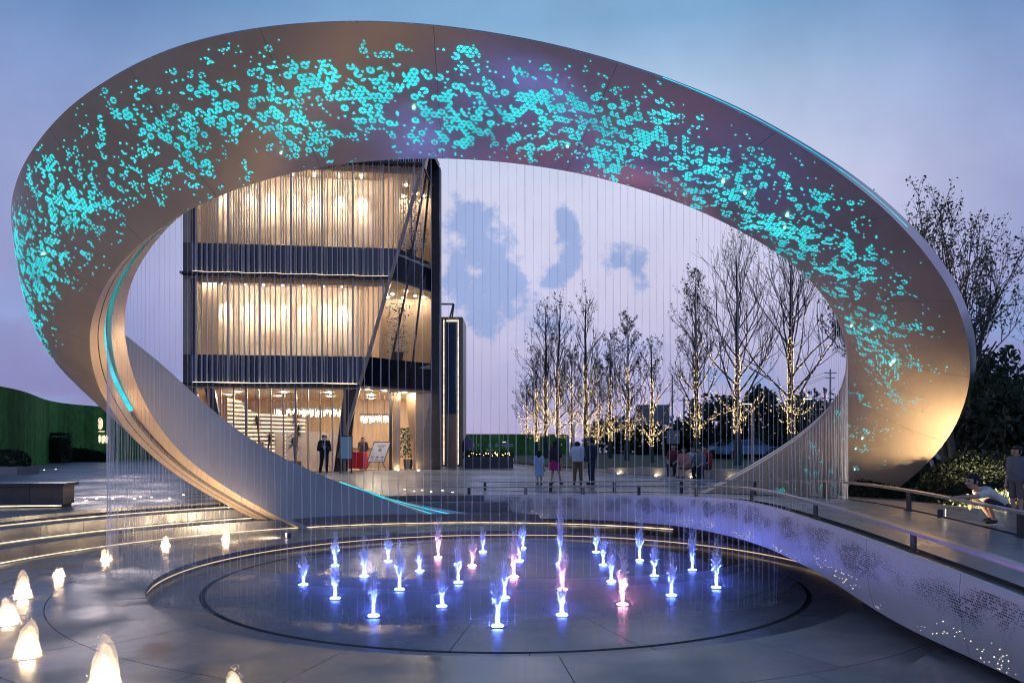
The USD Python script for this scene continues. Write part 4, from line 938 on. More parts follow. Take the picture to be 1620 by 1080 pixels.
obj(None, "pale_kerb", kb, M["kerb"], kind="structure", label="pale kerb band curving in front of the seat wall")

# green hoardings
def turf_wall(name, pts, h, label, n):
    p = np.array(pts, float); tck, _ = splprep(p.T, s=0); q = np.stack(splev(np.linspace(0, 1, n + 1), tck), 1); T = thing(name, label, "wall")
    for a, b in zip(q[:-1], q[1:]):
        e = (b - a) / np.linalg.norm(b - a) * .012
        za = float(zg(0, a[1])); obj(T, "turf_panel", MB().box(((a[0] + b[0]) / 2, (a[1] + b[1]) / 2, za + h / 2 - .1), (np.linalg.norm(b - a) - .02, .12, h + .2), math.atan2(b[1] - a[1], b[0] - a[0])), M["turf"])
    return q
pl_ = lambda px, d: ((px - 810) / FOC * d, d)
qw = turf_wall("green_wall", [pl_(-160, 33), pl_(0, 40), pl_(70, 52), pl_(120, 59), pl_(175, 63), pl_(240, 66), pl_(300, 67), pl_(400, 68)], 4.25, "tall curving green turf hoarding with a lit emblem on the left", 38)
turf_wall("green_wall", [pl_(690, 78), pl_(760, 78.5), pl_(830, 79), pl_(900, 79.5)], 2.25, "low green turf hoarding with pale lettering behind the planter", 10)

# lettering drawn as strokes on a 10 x 10 grid
CH = {"si": [(1, 9, 9, 9), (1, 9, 1, 1), (9, 9, 9, 1), (1, 1, 9, 1), (4, 9, 3, 4), (6, 9, 6, 5), (6, 5, 8, 4.5)],
      "ji": [(3, 9.5, 7, 9.8), (1, 8, 9, 8), (5, 9.6, 5, 5), (5, 8, 1.5, 5.5), (5, 8, 8.5, 5.5), (2.5, 4.6, 7.5, 4.6), (7.5, 4.6, 5, 3.4), (5, 3.4, 5, .4), (5, .4, 3.8, 1), (1, 2.6, 9, 2.6)],
      "du": [(1, 8.5, 5, 8.5), (3, 10, 3, 6.5), (.5, 6.5, 6, 6.5), (5.4, 9, 1, 4), (1.8, 4.5, 1.8, .3), (1.8, 4.5, 5, 4.5), (5, 4.5, 5, .3), (1.8, 2.5, 5, 2.5), (1.8, .3, 5, .3), (7, 9.5, 7, 0), (7, 9.5, 9.5, 9.5), (9.5, 9.5, 8.2, 6), (8.2, 6, 9.6, 4), (9.6, 4, 8.4, 2.6)],
      "hui": [(5, 10, .5, 6), (5, 10, 9.5, 6), (3, 6, 7, 6), (1.5, 4, 8.5, 4), (4.6, 4, 2, .8), (2, .8, 8, .8), (6.6, 2.6, 8.4, .2)],
      "yuan": [(3, 9, 9, 9), (2.6, 6, 9.6, 6), (5, 6, 3.6, 2), (7, 6, 7, 2.4), (7, 2.4, 9.4, 2.8), (1, 9, 1.8, 8), (.8, 6, 1.8, 6), (1.8, 6, 1.6, 2), (.6, .6, 9.6, .8)],
      "yang": [(1, 9.4, 2, 8.4), (.6, 6.4, 1.8, 5.6), (.6, 1, 2.2, 4), (4.4, 9.6, 5.2, 8.2), (8, 9.6, 7.2, 8.2), (3.6, 7.6, 9.4, 7.6), (4, 5.2, 9, 5.2), (3.2, 2.8, 9.8, 2.8), (6.5, 7.6, 6.5, 0)],
      "bin": [(1, 9.2, 2, 8.4), (.6, 6, 1.8, 5.4), (.6, 1, 2.2, 4), (3.2, 8.6, 9.6, 8.6), (6.4, 10, 6.4, 8.6), (3.2, 8.6, 3.2, 7.4), (9.6, 8.6, 9.6, 7.4), (4.6, 7, 8.6, 7.2), (4.6, 7, 4.6, 3), (4.6, 5.2, 8.8, 5.2), (7.4, 5.2, 7.4, 3), (3.2, 3, 9.8, 3), (5.2, 2.2, 4, .6), (7.6, 2.2, 9, .6)],
      "shui": [(5, 10, 5, .4), (5, .4, 3.8, 1.2), (1, 7, 4, 7), (4, 7, 1, 2), (8.6, 8, 5.4, 6), (5.4, 6, 9.4, 1.6)],
      "ke": [(1, 9, 4.6, 9.6), (.6, 7, 5.2, 7), (3, 9.4, 3, 0), (3, 6.6, .8, 3), (3, 6, 5, 4), (6.2, 9, 7, 8), (6, 6.6, 6.8, 5.6), (5.6, 3, 9.8, 4), (8.4, 10, 8.4, 0)],
      "ji2": [(.6, 7.4, 4, 7.4), (2.4, 10, 2.4, .6), (2.4, .6, 1.2, 1.2), (.6, 4, 4, 5), (5, 8, 9.6, 8), (7.2, 10, 7.2, 5.6), (5.2, 5.6, 9, 5.6), (9, 5.6, 5, .4), (5.6, 5, 9.6, .4)]}
def glyph(key, x, z, s, w):
    b = MB()
    for (x0, z0, x1, z1) in CH[key]: b.beam((x + x0 * s / 10, 0, z + z0 * s / 10), (x + x1 * s / 10, 0, z + z1 * s / 10), w, .04, up=(0, 1, 0))
    return b
a_, b__ = np.array(pl_(140, 61.2)), np.array(pl_(180, 63.2)); ey = math.degrees(math.atan2(b__[1] - a_[1], b__[0] - a_[0]))
sg_ = thing("lit_emblem_sign", "lit oval leaf emblem above four lit characters on the green wall", "sign", loc=(a_[0] + .1, a_[1] - .38, 0), rz=ey)
u = 61.5 / FOC; zc = lambda y: EYE + (HOR - y) * u
for k, (key, px, s) in enumerate((("si", 152.2, 4.6), ("ji", 158.6, 4.6), ("du", 165, 4.6), ("hui", 171.3, 4.6))):
    gl = glyph(key, 0, 0, 4.6 * u * 1.2, .055); 
    v, f = gl.get(); v = v * (1, 1, 2.1) + ((px - 140) * u, 0, zc(700.2)); obj(sg_, "character", (v, f), M["sign_glow"])
for key, y in (("yuan", 693.2), ("yang", 699.8)):
    v, f = glyph(key, 0, 0, 2.8 * u, .045).get(); obj(sg_, "small_character", (v * (1, 1, 1.6) + ((148.6 - 140) * u, 0, zc(y)), f), M["sign_glow"])
em = MB(); th = np.linspace(0, 2 * np.pi, 33); cx_, cz_ = (162.3 - 140) * u, zc(669.5)
em.tube(np.stack([cx_ + 4.4 * u * np.cos(th), 0 * th, cz_ + 8.6 * u * np.sin(th)], 1), .035, 5, False)
em.beam((cx_, 0, cz_ - 7.6 * u), (cx_, 0, cz_ + 6 * u), .05, .04, up=(0, 1, 0))
for k in range(4):
    for sx in (-1, 1):
        z_ = cz_ + (-5.5 + 3.1 * k) * u; t = np.linspace(0, 1, 7); em.tube(np.stack([cx_ + sx * 2.9 * u * np.sin(t * 2.2) , 0 * t, z_ + 3.6 * u * t], 1), .028, 4, False)
obj(sg_, "emblem", em, M["sign_glow"])
sl2 = MB()
for k in range(13): sl2.box(((154.4 - 140 + 1.28 * k) * u, 0, zc(682.0)), (.035, .03, (.07, .085, .06)[k % 3]))          # a line too small to read
obj(sg_, "small_lettering", sl2, M["sign_glow"])
cs_ = thing("wall_lettering", "white capital letters and four characters on the low green wall", "sign", loc=(pl_(728, 78)[0], 77.9, 0))
u2 = 78 / FOC; z_ = EYE + (HOR - 706.8) * u2
for t_, px in (("I", 742.6), ("T", 747.4), ("Y", 754.6)):
    tm_ = meshkit.text_mesh(t_, .33, .03); tm_.apply_transform(trimesh.transformations.rotation_matrix(math.pi / 2, (1, 0, 0))); tm_.apply_translation(((px - 728) * u2, 0, z_)); obj(cs_, "letter", MB().tm(tm_), M["sign_white"])
for key, px in (("bin", 771.4), ("shui", 782.4), ("ke", 793.8), ("ji2", 805.4)):
    v, f = glyph(key, (px - 728) * u2, z_ - .03, .40, .045).get(); obj(cs_, "character", (v, f), M["sign_white"])

# lamp posts, masts, poles, road signs
def lamp_post(px, topy, d, h, label, arm=-.75, lit="lamp_soft"):
    b = base(px, d); T = thing("lamp_post", label, "lamp post", loc=b); h = height(topy, d)
    obj(T, "pole", MB().box((0, 0, h / 2), (.12, .12, h)), M["kerb"]); obj(T, "arm", MB().box((arm / 2, 0, h - .04), (abs(arm), .12, .07)), M["kerb"])
    obj(T, "lamp", MB().box((arm * .55, 0, h - .085), (abs(arm) * .8, .10, .015)), M["warm_white"])
lamp_post(1190, 637, 48, 3.6, "white cantilever lamp post beside the ring's right foot")
lamp_post(908, 667, 62, 3.6, "white cantilever lamp post behind the standing man in white")
lamp_post(853, 684, 74, 3.0, "small white cantilever lamp post left of the standing people")
lamp_post(801, 697, 60, 1.5, "short white lamp post at the end of the planter", arm=-.3)
def pole(px, topy, d, r, label, cross=None, name="utility_pole"):
    b = base(px, d); T = thing(name, label, "pole", loc=b); h = height(topy, d); obj(T, "shaft", MB().tube([(0, 0, 0), (0, 0, h)], [r, r * .7], 8), M["pole"])
    if cross:
        for k, (w, dz) in enumerate(cross): obj(T, "crossarm", MB().box((0, 0, h - dz), (w, .14, .14)), M["pole"])
    return T, h
pole(1313.5, 584, 110, .17, "utility pole with two crossarms left of the ring's right edge", [(1.7, .5), (1.3, 1.2)])
pole(1082, 628, 115, .17, "utility pole left of the leafy topped tree", [(1.6, .5)])
T, h = pole(1063.5, 592, 56, .07, "tall thin grey mast beside the grey road sign", name="mast")
obj(T, "small_sign", MB().box((.05, -.1, height(691, 56)), (.9, .04, .95)), M["sign_back"], label="grey back of a small square sign")
gs = thing("road_sign", "large grey back of a road sign behind the small lit tree", "sign", loc=base(1033, 62))
obj(gs, "board", MB().box((0, 0, height(656, 62)), (2.6, .06, 1.6)), M["sign_back"])
for y in (646, 665): obj(gs, "rail", MB().box((0, -.05, height(y, 62)), (2.6, .05, .07)), M["pole"])
for x in (-.8, .8): obj(gs, "post", MB().tube([(x, .08, 0), (x, .08, height(648, 62))], .06, 6), M["pole"])
sl_ = thing("street_lamp", "street lamp with a lit head on a side arm behind the ring's right edge", "street lamp", loc=base(1305, 46)); h = height(622, 46)
obj(sl_, "pole", MB().tube([(0, 0, 0), (0, 0, h)], [.08, .05], 8), M["pole"]); obj(sl_, "arm", MB().beam((0, 0, h - .35), (-1.0, 0, h - .25), .05, .05), M["pole"]); obj(sl_, "lamp_head", MB().box((-1.0, 0, h - .28), (.5, .2, .07)), M["pole"])
obj(sl_, "lamp", MB().box((-1.0, 0, h - .33), (.42, .16, .02)), M["wall_lamp"])
wires = MB()
wr = thing("overhead_wires", "thin overhead wires between the utility poles", "wires")
for dx, dz in ((-.7, .5), (.7, .5), (-.5, 1.2)):
    a, b = np.array(base(1313.5, 110)) + (dx, 0, height(584, 110) - dz + .1), np.array(base(1082, 115)) + (dx, 0, height(628, 115) - dz + .1); t = np.linspace(0, 1, 20)[:, None]
    p = a + (b - a) * t; p[:, 2] -= 1.2 * 4 * (t * (1 - t))[:, 0]; obj(wr, "wire", MB().tube(p, .018, 4, False), M["seam"])

# planter, stone sculpture, bench and the left side
pt = thing("flower_planter", "long dark planter box with lit flowers between the pylon and the lit trees", "planter")
a, b = at(734, 0, 42.5)[0], at(812, 0, 42.5)[0]
obj(pt, "box", MB().box2((a, 42.5, GF - .1), (b, 43.6, GF + .62)), M["post"])
r_ = rs(21); n = 700; P = np.stack([a + (b - a) * r_.rand(n), 42.5 + 1.1 * r_.rand(n), GF + .6 + .38 * r_.rand(n) ** 2], 1)
obj(pt, "plants", leaves(MB(), P, .10, r_), M["leaf_mid"], kind="stuff")
P = np.stack([a + (b - a) * (.1 + .75 * r_.rand(60)), 42.6 + .6 * r_.rand(60), GF + .72 + .3 * r_.rand(60)], 1); obj(pt, "flowers", leaves(MB(), P, .06, r_), M["sign_white"], kind="stuff")
P = np.stack([a + (b - a) * (.1 + .85 * r_.rand(22)), np.full(22, 42.45), GF + .66 + .2 * r_.rand(22)], 1); obj(pt, "lights", bulbs(MB(), P, .03), M["bulb"], kind="stuff")
st_ = trimesh.creation.icosphere(3, 1.0); v = st_.vertices; v *= (1 + .5 * (meshkit.fbm(v * 1.3 + 3, 3, 2) - .5))[:, None]; v *= (.32, .3, .62); st_.vertices = v + (0, 0, .6)
so = obj(None, "stone_sculpture", MB().tm(st_).box((0, 0, .02), (.5, .5, .1)), pbr("grey_violet_stone", (.16, .15, .20), .6, noise=(5, .3), bump=(6, .4)), smooth=40, label="upright grey stone sculpture behind the planter's left end", cat="sculpture")
UsdGeom.Xformable(stage.GetPrimAtPath(so)).AddTranslateOp().Set(Gf.Vec3d(float(at(740, 0, 44.6)[0]), 44.6, GF + .55))
M["dark_wood"] = pbr("dark_bench_stone", (.10, .085, .075), .45, noise=(4, .25), bump=(9, .2))
bn = thing("bench", "dark block bench with an overhanging top and a light strip underneath on the left", "bench")
e0, e1 = onz(-120, 806, 0), onz(97, 803.5, 0); dv = (e1 - e0) / np.linalg.norm(e1 - e0); yaw = math.atan2(dv[1], dv[0]); L = np.linalg.norm(e1 - e0); ctr = (e0 + e1) / 2 + np.array([-dv[1], dv[0], 0]) * .45
for k in range(4): obj(bn, "base_block", MB().box(ctr + dv * (L / 4 * (k - 1.5)) + (0, 0, .30), (L / 4 - .01, .7, .44), yaw), M["dark_wood"])
for k in range(4): obj(bn, "seat_slab", MB().box(ctr + dv * (L / 4 * (k - 1.5) + .06) + (0, 0, .565), (L / 4 - .01, .9, .085), yaw), M["post"])
obj(bn, "plinth", MB().box(ctr + (0, 0, .04), (L - .1, .6, .08), yaw), M["joint"])
obj(bn, "light_strip", MB().box(ctr - np.array([-dv[1], dv[0], 0]) * .325 + (0, 0, .055), (L - .1, .03, .03), yaw), M["strip"])
wp = thing("white_planter", "pale planter box with dark shrubs at the left edge", "planter"); p = at(-30, 0, 34); q = at(27, 0, 34)
obj(wp, "box", MB().box2((p[0], 34, .1), (q[0], 35.6, .55)), M["pale_stone"])
r_ = rs(4); n = 1500; d = r_.randn(n, 3); d /= np.linalg.norm(d, axis=1, keepdims=True); obj(wp, "shrub", leaves(MB(), np.array([(p[0] + q[0]) / 2 - .1, 34.9, .75]) + d * (.85, .6, .55), .08, r_), M["leaf_dark"], kind="stuff")
shrub("hedge", ((120 - 810) / FOC * 57, 57.0, .2), 2.6, .4, .95, 31, "low dark hedge along the foot of the green wall", 5000, .08, cat="hedge")
shrub("clipped_shrub", ((90 - 810) / FOC * 54, 54.0, .2), .72, .6, 2.0, 32, "tall black block shaped hedge standing against the green wall", 6000, .06, boxy=True)

# ------------------------------------------------------------------ water: curtain, jets, bubblers
M["strand"] = mat("water_strand", {"t": ("transparent_bsdf", {}), "d": ("diffuse_bsdf", {"color": (.8, .8, .84)}), "tr": ("translucent_bsdf", {"color": (.8, .8, .84)}), "a": ("mix_closure", {"fac": .5}), "gl": ("glossy_bsdf", {"roughness": .25, "color": (.8, .8, .8)}),
    "b": ("mix_closure", {"fac": .25}), "x": ("mix_closure", {}), "ge": ("geometry", {}), "mp": ("mapping", {"scale": (9, 9, 1.6)}), "nz": ("noise_texture", {"scale": 1.0, "detail": 4.0, "roughness": .7}), "mr": ("map_range", {"from_min": .32, "from_max": .68, "to_min": .05, "to_max": .30, "clamp": True})},
    [("ge.position", "mp.vector"), ("mp.vector", "nz.vector"), ("nz.fac", "mr.value"), ("mr.result", "x.fac"), ("d.BSDF", "a.closure1"), ("tr.BSDF", "a.closure2"), ("a.closure", "b.closure1"), ("gl.BSDF", "b.closure2"), ("t.BSDF", "x.closure1"), ("b.closure", "x.closure2")], surface="x.closure")
def foam(name, col, opaq, noise_sc=14.0):
    return mat(name, {"g": ("geometry", {}), "nz": ("noise_texture", {"scale": noise_sc, "detail": 3.0}), "m": ("map_range", {"from_min": .3, "from_max": .7, "to_min": opaq * .5, "to_max": min(1, opaq * 1.4), "clamp": True}),
        "t": ("transparent_bsdf", {}), "d": ("diffuse_bsdf", {"color": col}), "tr": ("translucent_bsdf", {"color": col}), "a": ("mix_closure", {"fac": .6}), "x": ("mix_closure", {})},
        [("g.position", "nz.vector"), ("nz.fac", "m.value"), ("m.result", "x.fac"), ("d.BSDF", "a.closure1"), ("tr.BSDF", "a.closure2"), ("t.BSDF", "x.closure1"), ("a.closure", "x.closure2")], surface="x.closure")
M["foam"] = foam("white_foam", (.9, .9, .92), .60)
M["veil"] = foam("thin_water_veil", (.88, .82, .74), .15)
M["wisp"] = foam("water_wisp", (.86, .87, .94), .5, 30.0)
M["drop"] = mat("white_droplets", {"d": ("diffuse_bsdf", {"color": (.9, .9, .95)}), "tr": ("translucent_bsdf", {"color": (.9, .9, .95)}), "a": ("mix_closure", {"fac": .5})}, [("d.BSDF", "a.closure1"), ("tr.BSDF", "a.closure2")], surface="a.closure")
M["nozzle"] = pbr("nozzle_steel", (.3, .3, .32), .3, 1.0)
M["lamp_blue"] = glow("blue_ring_lamp", (.10, .17, 1.0), 170.0)
M["lamp_pink"] = glow("pink_ring_lamp", (1.0, .34, .55), 130.0)
M["bub_lamp"] = glow("bubbler_lamp", (1.0, .70, .40), 480.0)

deck_poly = sg.Polygon([tuple(p[:2]) for p in top] + [tuple(p[:2]) for p in off(top, WD)[::-1]]).buffer(0)
def zfloor(x, y):
    p = sg.Point(x, y)
    if deck_poly.contains(p):
        k = np.argmin(np.hypot(*(top[:, :2] + outw[:, :2] * WD / 2 - (x, y)).T)); return float(top[k, 2] - .012)
    if math.hypot(x - CF[0], y - CF[1]) < RD: return Z_D
    q = math.hypot(x - CB[0], y - CB[1])
    if x > 5.5 and q > 6.5 and y < 17: return .42
    return Z_B if q < R2 else Z_T2 if q < R1 else Z_T1 if q < R0 else float(zg(x, y))
cur = thing("water_curtain", "curtain of thin falling water strands from the ring's inner edge", "water curtain")
mid_ = ab + (bc - ab) * np.interp(SS, [.30, .52, .6], [.5, .5, .06])[:, None] + wB * .01
arc = np.r_[0, np.cumsum(np.linalg.norm(np.diff(mid_, axis=0), axis=1))]
r_ = rs(9)
s_ = np.interp(.262, SS, arc)
ends = []
while s_ < np.interp(.845, SS, arc):
    k = np.interp(s_, arc, np.arange(NS)); i = int(k); p = mid_[i] + (mid_[i + 1] - mid_[i]) * (k - i)
    z = zfloor(p[0], p[1])
    if p[2] - z > .4:
        rr = .0040 + .003 * r_.rand(); sway = r_.randn(2) * .02
        t = np.linspace(0, 1, 16); zz = p[2] + (z - p[2]) * t; wv = .010 * t * np.sin(t * (9 + 8 * r_.rand()) + 6 * r_.rand())
        obj(cur, "strand", MB().tube(np.stack([p[0] + sway[0] * t ** 2 + wv, p[1] + sway[1] * t ** 2, zz], 1), rr * (1 + .3 * t) * (.65 + .7 * r_.rand(16)), 5, False), M["strand"])
        ends.append((p[0] + sway[0], p[1] + sway[1], z))
    s_ += (.115 if .50 < SS[i] < .74 else .15)
ends = np.array(ends)
sp = MB()
for e in ends:
    m = 26; a = r_.rand(m) * 6.283; d = .02 + .16 * r_.rand(m) ** 1.5
    bulbs(sp, np.stack([e[0] + d * np.cos(a), e[1] + d * np.sin(a), e[2] + .10 * r_.rand(m) ** 2.5], 1), .002 + .004 * r_.rand(m))
obj(cur, "splashes", sp, M["drop"], kind="stuff")

def jet_parts(path, seed, h, lamp, crown=1.0):
    r = rs(seed)
    g = np.arange(20) * 2 * np.pi / 20
    obj(path, "nozzle_ring", MB().lathe([(.105, .0), (.105, .010), (.082, .012), (.082, .004), (.0, .004)], 20), M["nozzle"])
    obj(path, "ring_lamp", MB().lathe([(.078, .010), (.075, .020), (.062, .020), (.058, .010), (.078, .010)], 20), M[lamp])
    z = np.linspace(.005, h * .74, 16); rad_ = .021 + .004 * np.sin(z * 31 + seed) + .026 * smooth((z / h - .42) / .14) - .036 * smooth((z / h - .58) / .16)
    b = MB().lathe(np.c_[rad_, z], 12); v = b.v[0]; v[:, :2] += (meshkit.noise(np.c_[v[:, :2] * 30, v[:, 2] * 14] + seed, 2)[:, None] - .5) * .03 * smooth(v[:, 2] / h * 2)[:, None]
    obj(path, "water_column", b, M["foam"], smooth=True)
    w = MB()
    for k in range(int(48 * crown)):
        z0 = h * (.34 + .30 * r.rand()); a = r.rand() * 6.283; out_ = (.015 + .075 * r.rand() ** 1.6) * crown; up_ = h * (.15 + .55 * r.rand() ** 1.3); n = 8; t = np.linspace(0, 1, n)
        tw = a + r.randn() * 1.6 * t
        p = np.stack([np.cos(tw) * (.022 + out_ * t ** .8), np.sin(tw) * (.022 + out_ * t ** .8), z0 + up_ * (t * (1.5 - .5 * t)) - .08 * t ** 3 * r.rand()], 1)
        wd = (.003 + .008 * r.rand()) * np.sin(np.pi * (t * .85 + .15)) + .002; dr = np.stack([-np.sin(a + 0 * t), np.cos(a + 0 * t), 0 * t], 1) * wd[:, None] + np.array([0, 0, 1]) * wd[:, None] * r.randn() * .5
        w.grid(np.stack([p - dr, p + dr], 0))
    obj(path, "spray", w, M["drop"], smooth=True, kind="stuff")
    w = MB(); n = int(700 * crown); zz = h * (.3 + 1.1 * r.rand(n)); rr = .012 + .085 * r.rand(n) ** 1.5 * (.35 + zz / h); a = r.rand(n) * 6.283
    bulbs(w, np.stack([rr * np.cos(a), rr * np.sin(a), zz], 1), .0020 + .0045 * r.rand(n) ** 2)
    obj(path, "droplets", w, M["drop"], kind="stuff")
    # a faint tall plume
    w = MB()
    for k in range(8):
        a = r.rand() * 6.283; n = 7; t = np.linspace(0, 1, n); p = np.stack([np.cos(a + t) * (.015 + .03 * t) , np.sin(a + t) * (.015 + .03 * t), h * (.6 + (.5 + .7 * r.rand()) * t)], 1); dr = np.stack([-np.sin(a + 0 * t), np.cos(a + 0 * t), 0 * t], 1) * (.016 * (1 - t) + .003)[:, None]
        w.grid(np.stack([p - dr, p + dr], 0))
    obj(path, "plume", w, M["veil"], smooth=True, kind="stuff")

JETS = [(480, 925, "s"), (530, 895, "b"), (530, 947, "b"), (576, 912, "b"), (591, 975, "b"), (614, 888, "b"), (632, 933, "b"), (664, 903, "b"), (693, 882, "p"), (699, 959, "b"), (725, 922, "b"), (747, 895, "p"),
        (764, 873, "b"), (787, 991, "b"), (798, 946, "b"), (813, 913, "p"), (822, 887, "b"), (827, 867, "b"), (890, 933, "p"), (889, 973, "b"), (886, 893, "t"), (943, 873, "b"), (954, 894, "b"), (967, 920, "b"), (985, 957, "p"),
        (1012, 887, "b"), (1035, 911, "b"), (1062, 942, "b"), (1095, 902, "b"), (1133, 930, "b")]
JL = ["low bursting blue jet at the left end of the jets, alone before the inner groove", "blue jet in the far left pair, the rear one", "blue jet directly in front of the far left rear jet", "thin blue jet right of the far left pair", "front left blue jet, nearest on the left side",
      "rear blue jet second from the left in the back row", "blue jet just behind the front left one, to its right", "blue jet left of the rearmost pink jet", "rearmost pink jet, left of the middle", "front blue jet between the two nearest jets on the left of the middle", "short blue jet between the two left pink jets",
      "second pink jet from the left, tall and thin", "rearmost blue jet left of the middle", "nearest blue jet of all, front middle", "blue jet just behind the nearest one", "third pink jet from the left, near the middle", "blue jet behind the third pink one", "rearmost blue jet in the middle", "pink jet directly behind a front blue jet, right of the middle",
      "front blue jet with a pink jet directly behind it", "tall white topped jet behind the pink jet right of the middle", "rear left blue jet of the right hand rows", "blue jet second from the back in the right hand rows", "short blue jet between the rear right rows and the front pink jet", "front pink jet, brightest and farthest right of the pink ones",
      "rear blue jet in front of the far light strip on the right", "blue jet in line with the footbridge's lit dots, second from the right front", "front right blue jet, nearest on the right side", "rear blue jet at the far right beside the footbridge", "rightmost blue jet, in front of the footbridge's arch"]
protos = {}
JET_BEAM = 60000.0
for k, ((px, py, kind), lab) in enumerate(zip(JETS, JL)):
    p = onz(px, py, Z_D); col = "pink" if kind == "p" else "blue"; key = (kind, k % 4)
    sc = {"s": .75, "t": 1.7}.get(kind, 1.0) * (.8 + .5 * rs(k).rand()); rz = float(rs(k + 50).rand() * 360)
    jb = UsdLux.SphereLight.Define(stage, fresh("/World", "jet_beam")); jb.CreateRadiusAttr(.02); jb.CreateIntensityAttr(JET_BEAM); jb.CreateColorAttr(Gf.Vec3f(*((1, .38, .6) if kind == "p" else (.13, .2, 1)))); js = UsdLux.ShapingAPI.Apply(jb.GetPrim()); js.CreateShapingConeAngleAttr(15.0); js.CreateShapingConeSoftnessAttr(.5)
    jb.AddTranslateOp().Set(Gf.Vec3d(float(p[0]), float(p[1]), float(p[2]) + .012)); jb.AddRotateXOp().Set(180.0)          # each nozzle's lamp shines up through its water
    if key not in protos:
        protos[key] = thing("water_jet", lab, "water jet", "jets rising from the round floor", loc=p, rz=rz, scale=(1, 1, sc))
        jet_parts(protos[key], 10 + k, .50, "lamp_" + col, 1.35 if kind == "s" else 1.0)
    else: copy_of(protos[key], "water_jet", lab, "water jet", "jets rising from the round floor", loc=p, rz=rz, scale=(1, 1, sc))

BUB = [(357, 855, .15, .26, "far bubbling lamp at the back edge, right of the water curtain's left end"), (262, 866, .17, .28, "bubbling lamp just right of the dense left strands"), (168, 888, .16, .27, "bubbling lamp just left of the dense left strands"), (93, 913, .15, .20, "smallest bubbling lamp, left of the dense strands"),
       (36, 947, .19, .46, "tall bubbling lamp behind the two nearest left ones"), (14, 988, .19, .40, "bubbling lamp cut by the left edge of the picture"), (43, 1040, .20, .50, "tall bubbling lamp second nearest on the left"), (166, 1092, .22, .64, "largest bubbling lamp, cut by the bottom edge"), (372, 1122, .16, .42, "bubbling lamp of which only the tip shows at the bottom edge")]
for k, (px, py, rad_, h, lab) in enumerate(BUB):
    rad_, h = rad_ * .60, h * .86
    p = onz(px, py, Z_B); r = rs(200 + k); T = thing("bubbler", lab, "fountain bubbler", "bubbling lamps around the basin", loc=p)
    obj(T, "lamp", MB().lathe([(.07, .012), (.065, .03), (.0, .034)], 14), M["bub_lamp"]); obj(T, "lamp_ring", MB().lathe([(.10, .0), (.10, .014), (.07, .014)], 16), M["nozzle"])
    for nm, q, hh_, mt in (("foam", .62, .60, "foam"), ("water_veil", .84, .84, "veil"), ("water_veil", 1.0, 1.0, "veil")):
        z = np.linspace(0, 1, 22); b = MB().lathe(np.c_[rad_ * q * np.sqrt(1 - z ** 3.2) * (1 - .38 * z) * (1 + .22 * np.exp(-z * 9)) + .002, z * h * hh_ + .004], 28); v = b.v[0]
        dn = meshkit.fbm(np.c_[v * (11, 11, 5)] + k * 7, 3, 3) - .5; tw = (v[:, 2:3] / h) ** 2; v[:, :2] *= (1 + (.25 + .9 * tw[:, 0]) * dn)[:, None]; v[:, 2] *= 1 + .22 * dn; v[:, :2] += tw * .05 * np.array([math.cos(k * 2.1), math.sin(k * 2.1)])
        obj(T, nm, b, M[mt], smooth=True)
    w = MB(); m = 260; a = r.rand(m) * 6.283; zq = r.rand(m) ** 1.3; d = rad_ * (1.02 - .75 * zq ** 1.5) * (.9 + .45 * r.rand(m) ** 2); bulbs(w, np.stack([d * np.cos(a), d * np.sin(a), h * 1.08 * zq], 1), .0016 + .004 * r.rand(m) ** 2); obj(T, "droplets", w, M["foam"], kind="stuff")

# small lamps set in the paving
STUD = "small lamps set in the paving"
ORD = ["first", "second", "third", "fourth", "fifth", "sixth", "seventh", "eighth", "ninth", "tenth"]
def stud_label(k):
    for n0, n1, w in ((0, 5, "the row before the green wall"), (5, 15, "the row behind the bench"), (15, 21, "the row behind the ring's foot")):
        if n0 <= k < n1: return f"tiny paving lamp, {ORD[k - n0]} from the left in {w}"
k = 0
for (px, py, z, w_) in ((25, 753, 0, "left"), (35, 753, 0, ""), (57, 751, 0, ""), (70, 750, 0, ""), (88, 749, 0, ""), (116, 790, 0, ""), (134, 788, 0, ""), (136, 792, 0, ""), (153, 789, 0, ""), (178, 789, 0, ""), (213, 789, 0, ""), (222, 786, 0, ""), (240, 787, 0, ""), (268, 788, 0, ""), (290, 783, 0, ""),
                        (640, 774, 0, ""), (655, 777, 0, ""), (668, 776, 0, ""), (682, 778, 0, ""), (700, 776, 0, ""), (716, 779, 0, "")):
    q = onz(px, py, z); zz = float(zg(q[0], q[1]))
    obj(None, "ground_light", MB().lathe([(.035, .001), (.03, .012), (0, .014)], 8, (q[0], q[1], zz + .009)), M["warm_white"], label=stud_label(k), cat="ground light", group=STUD); k += 1
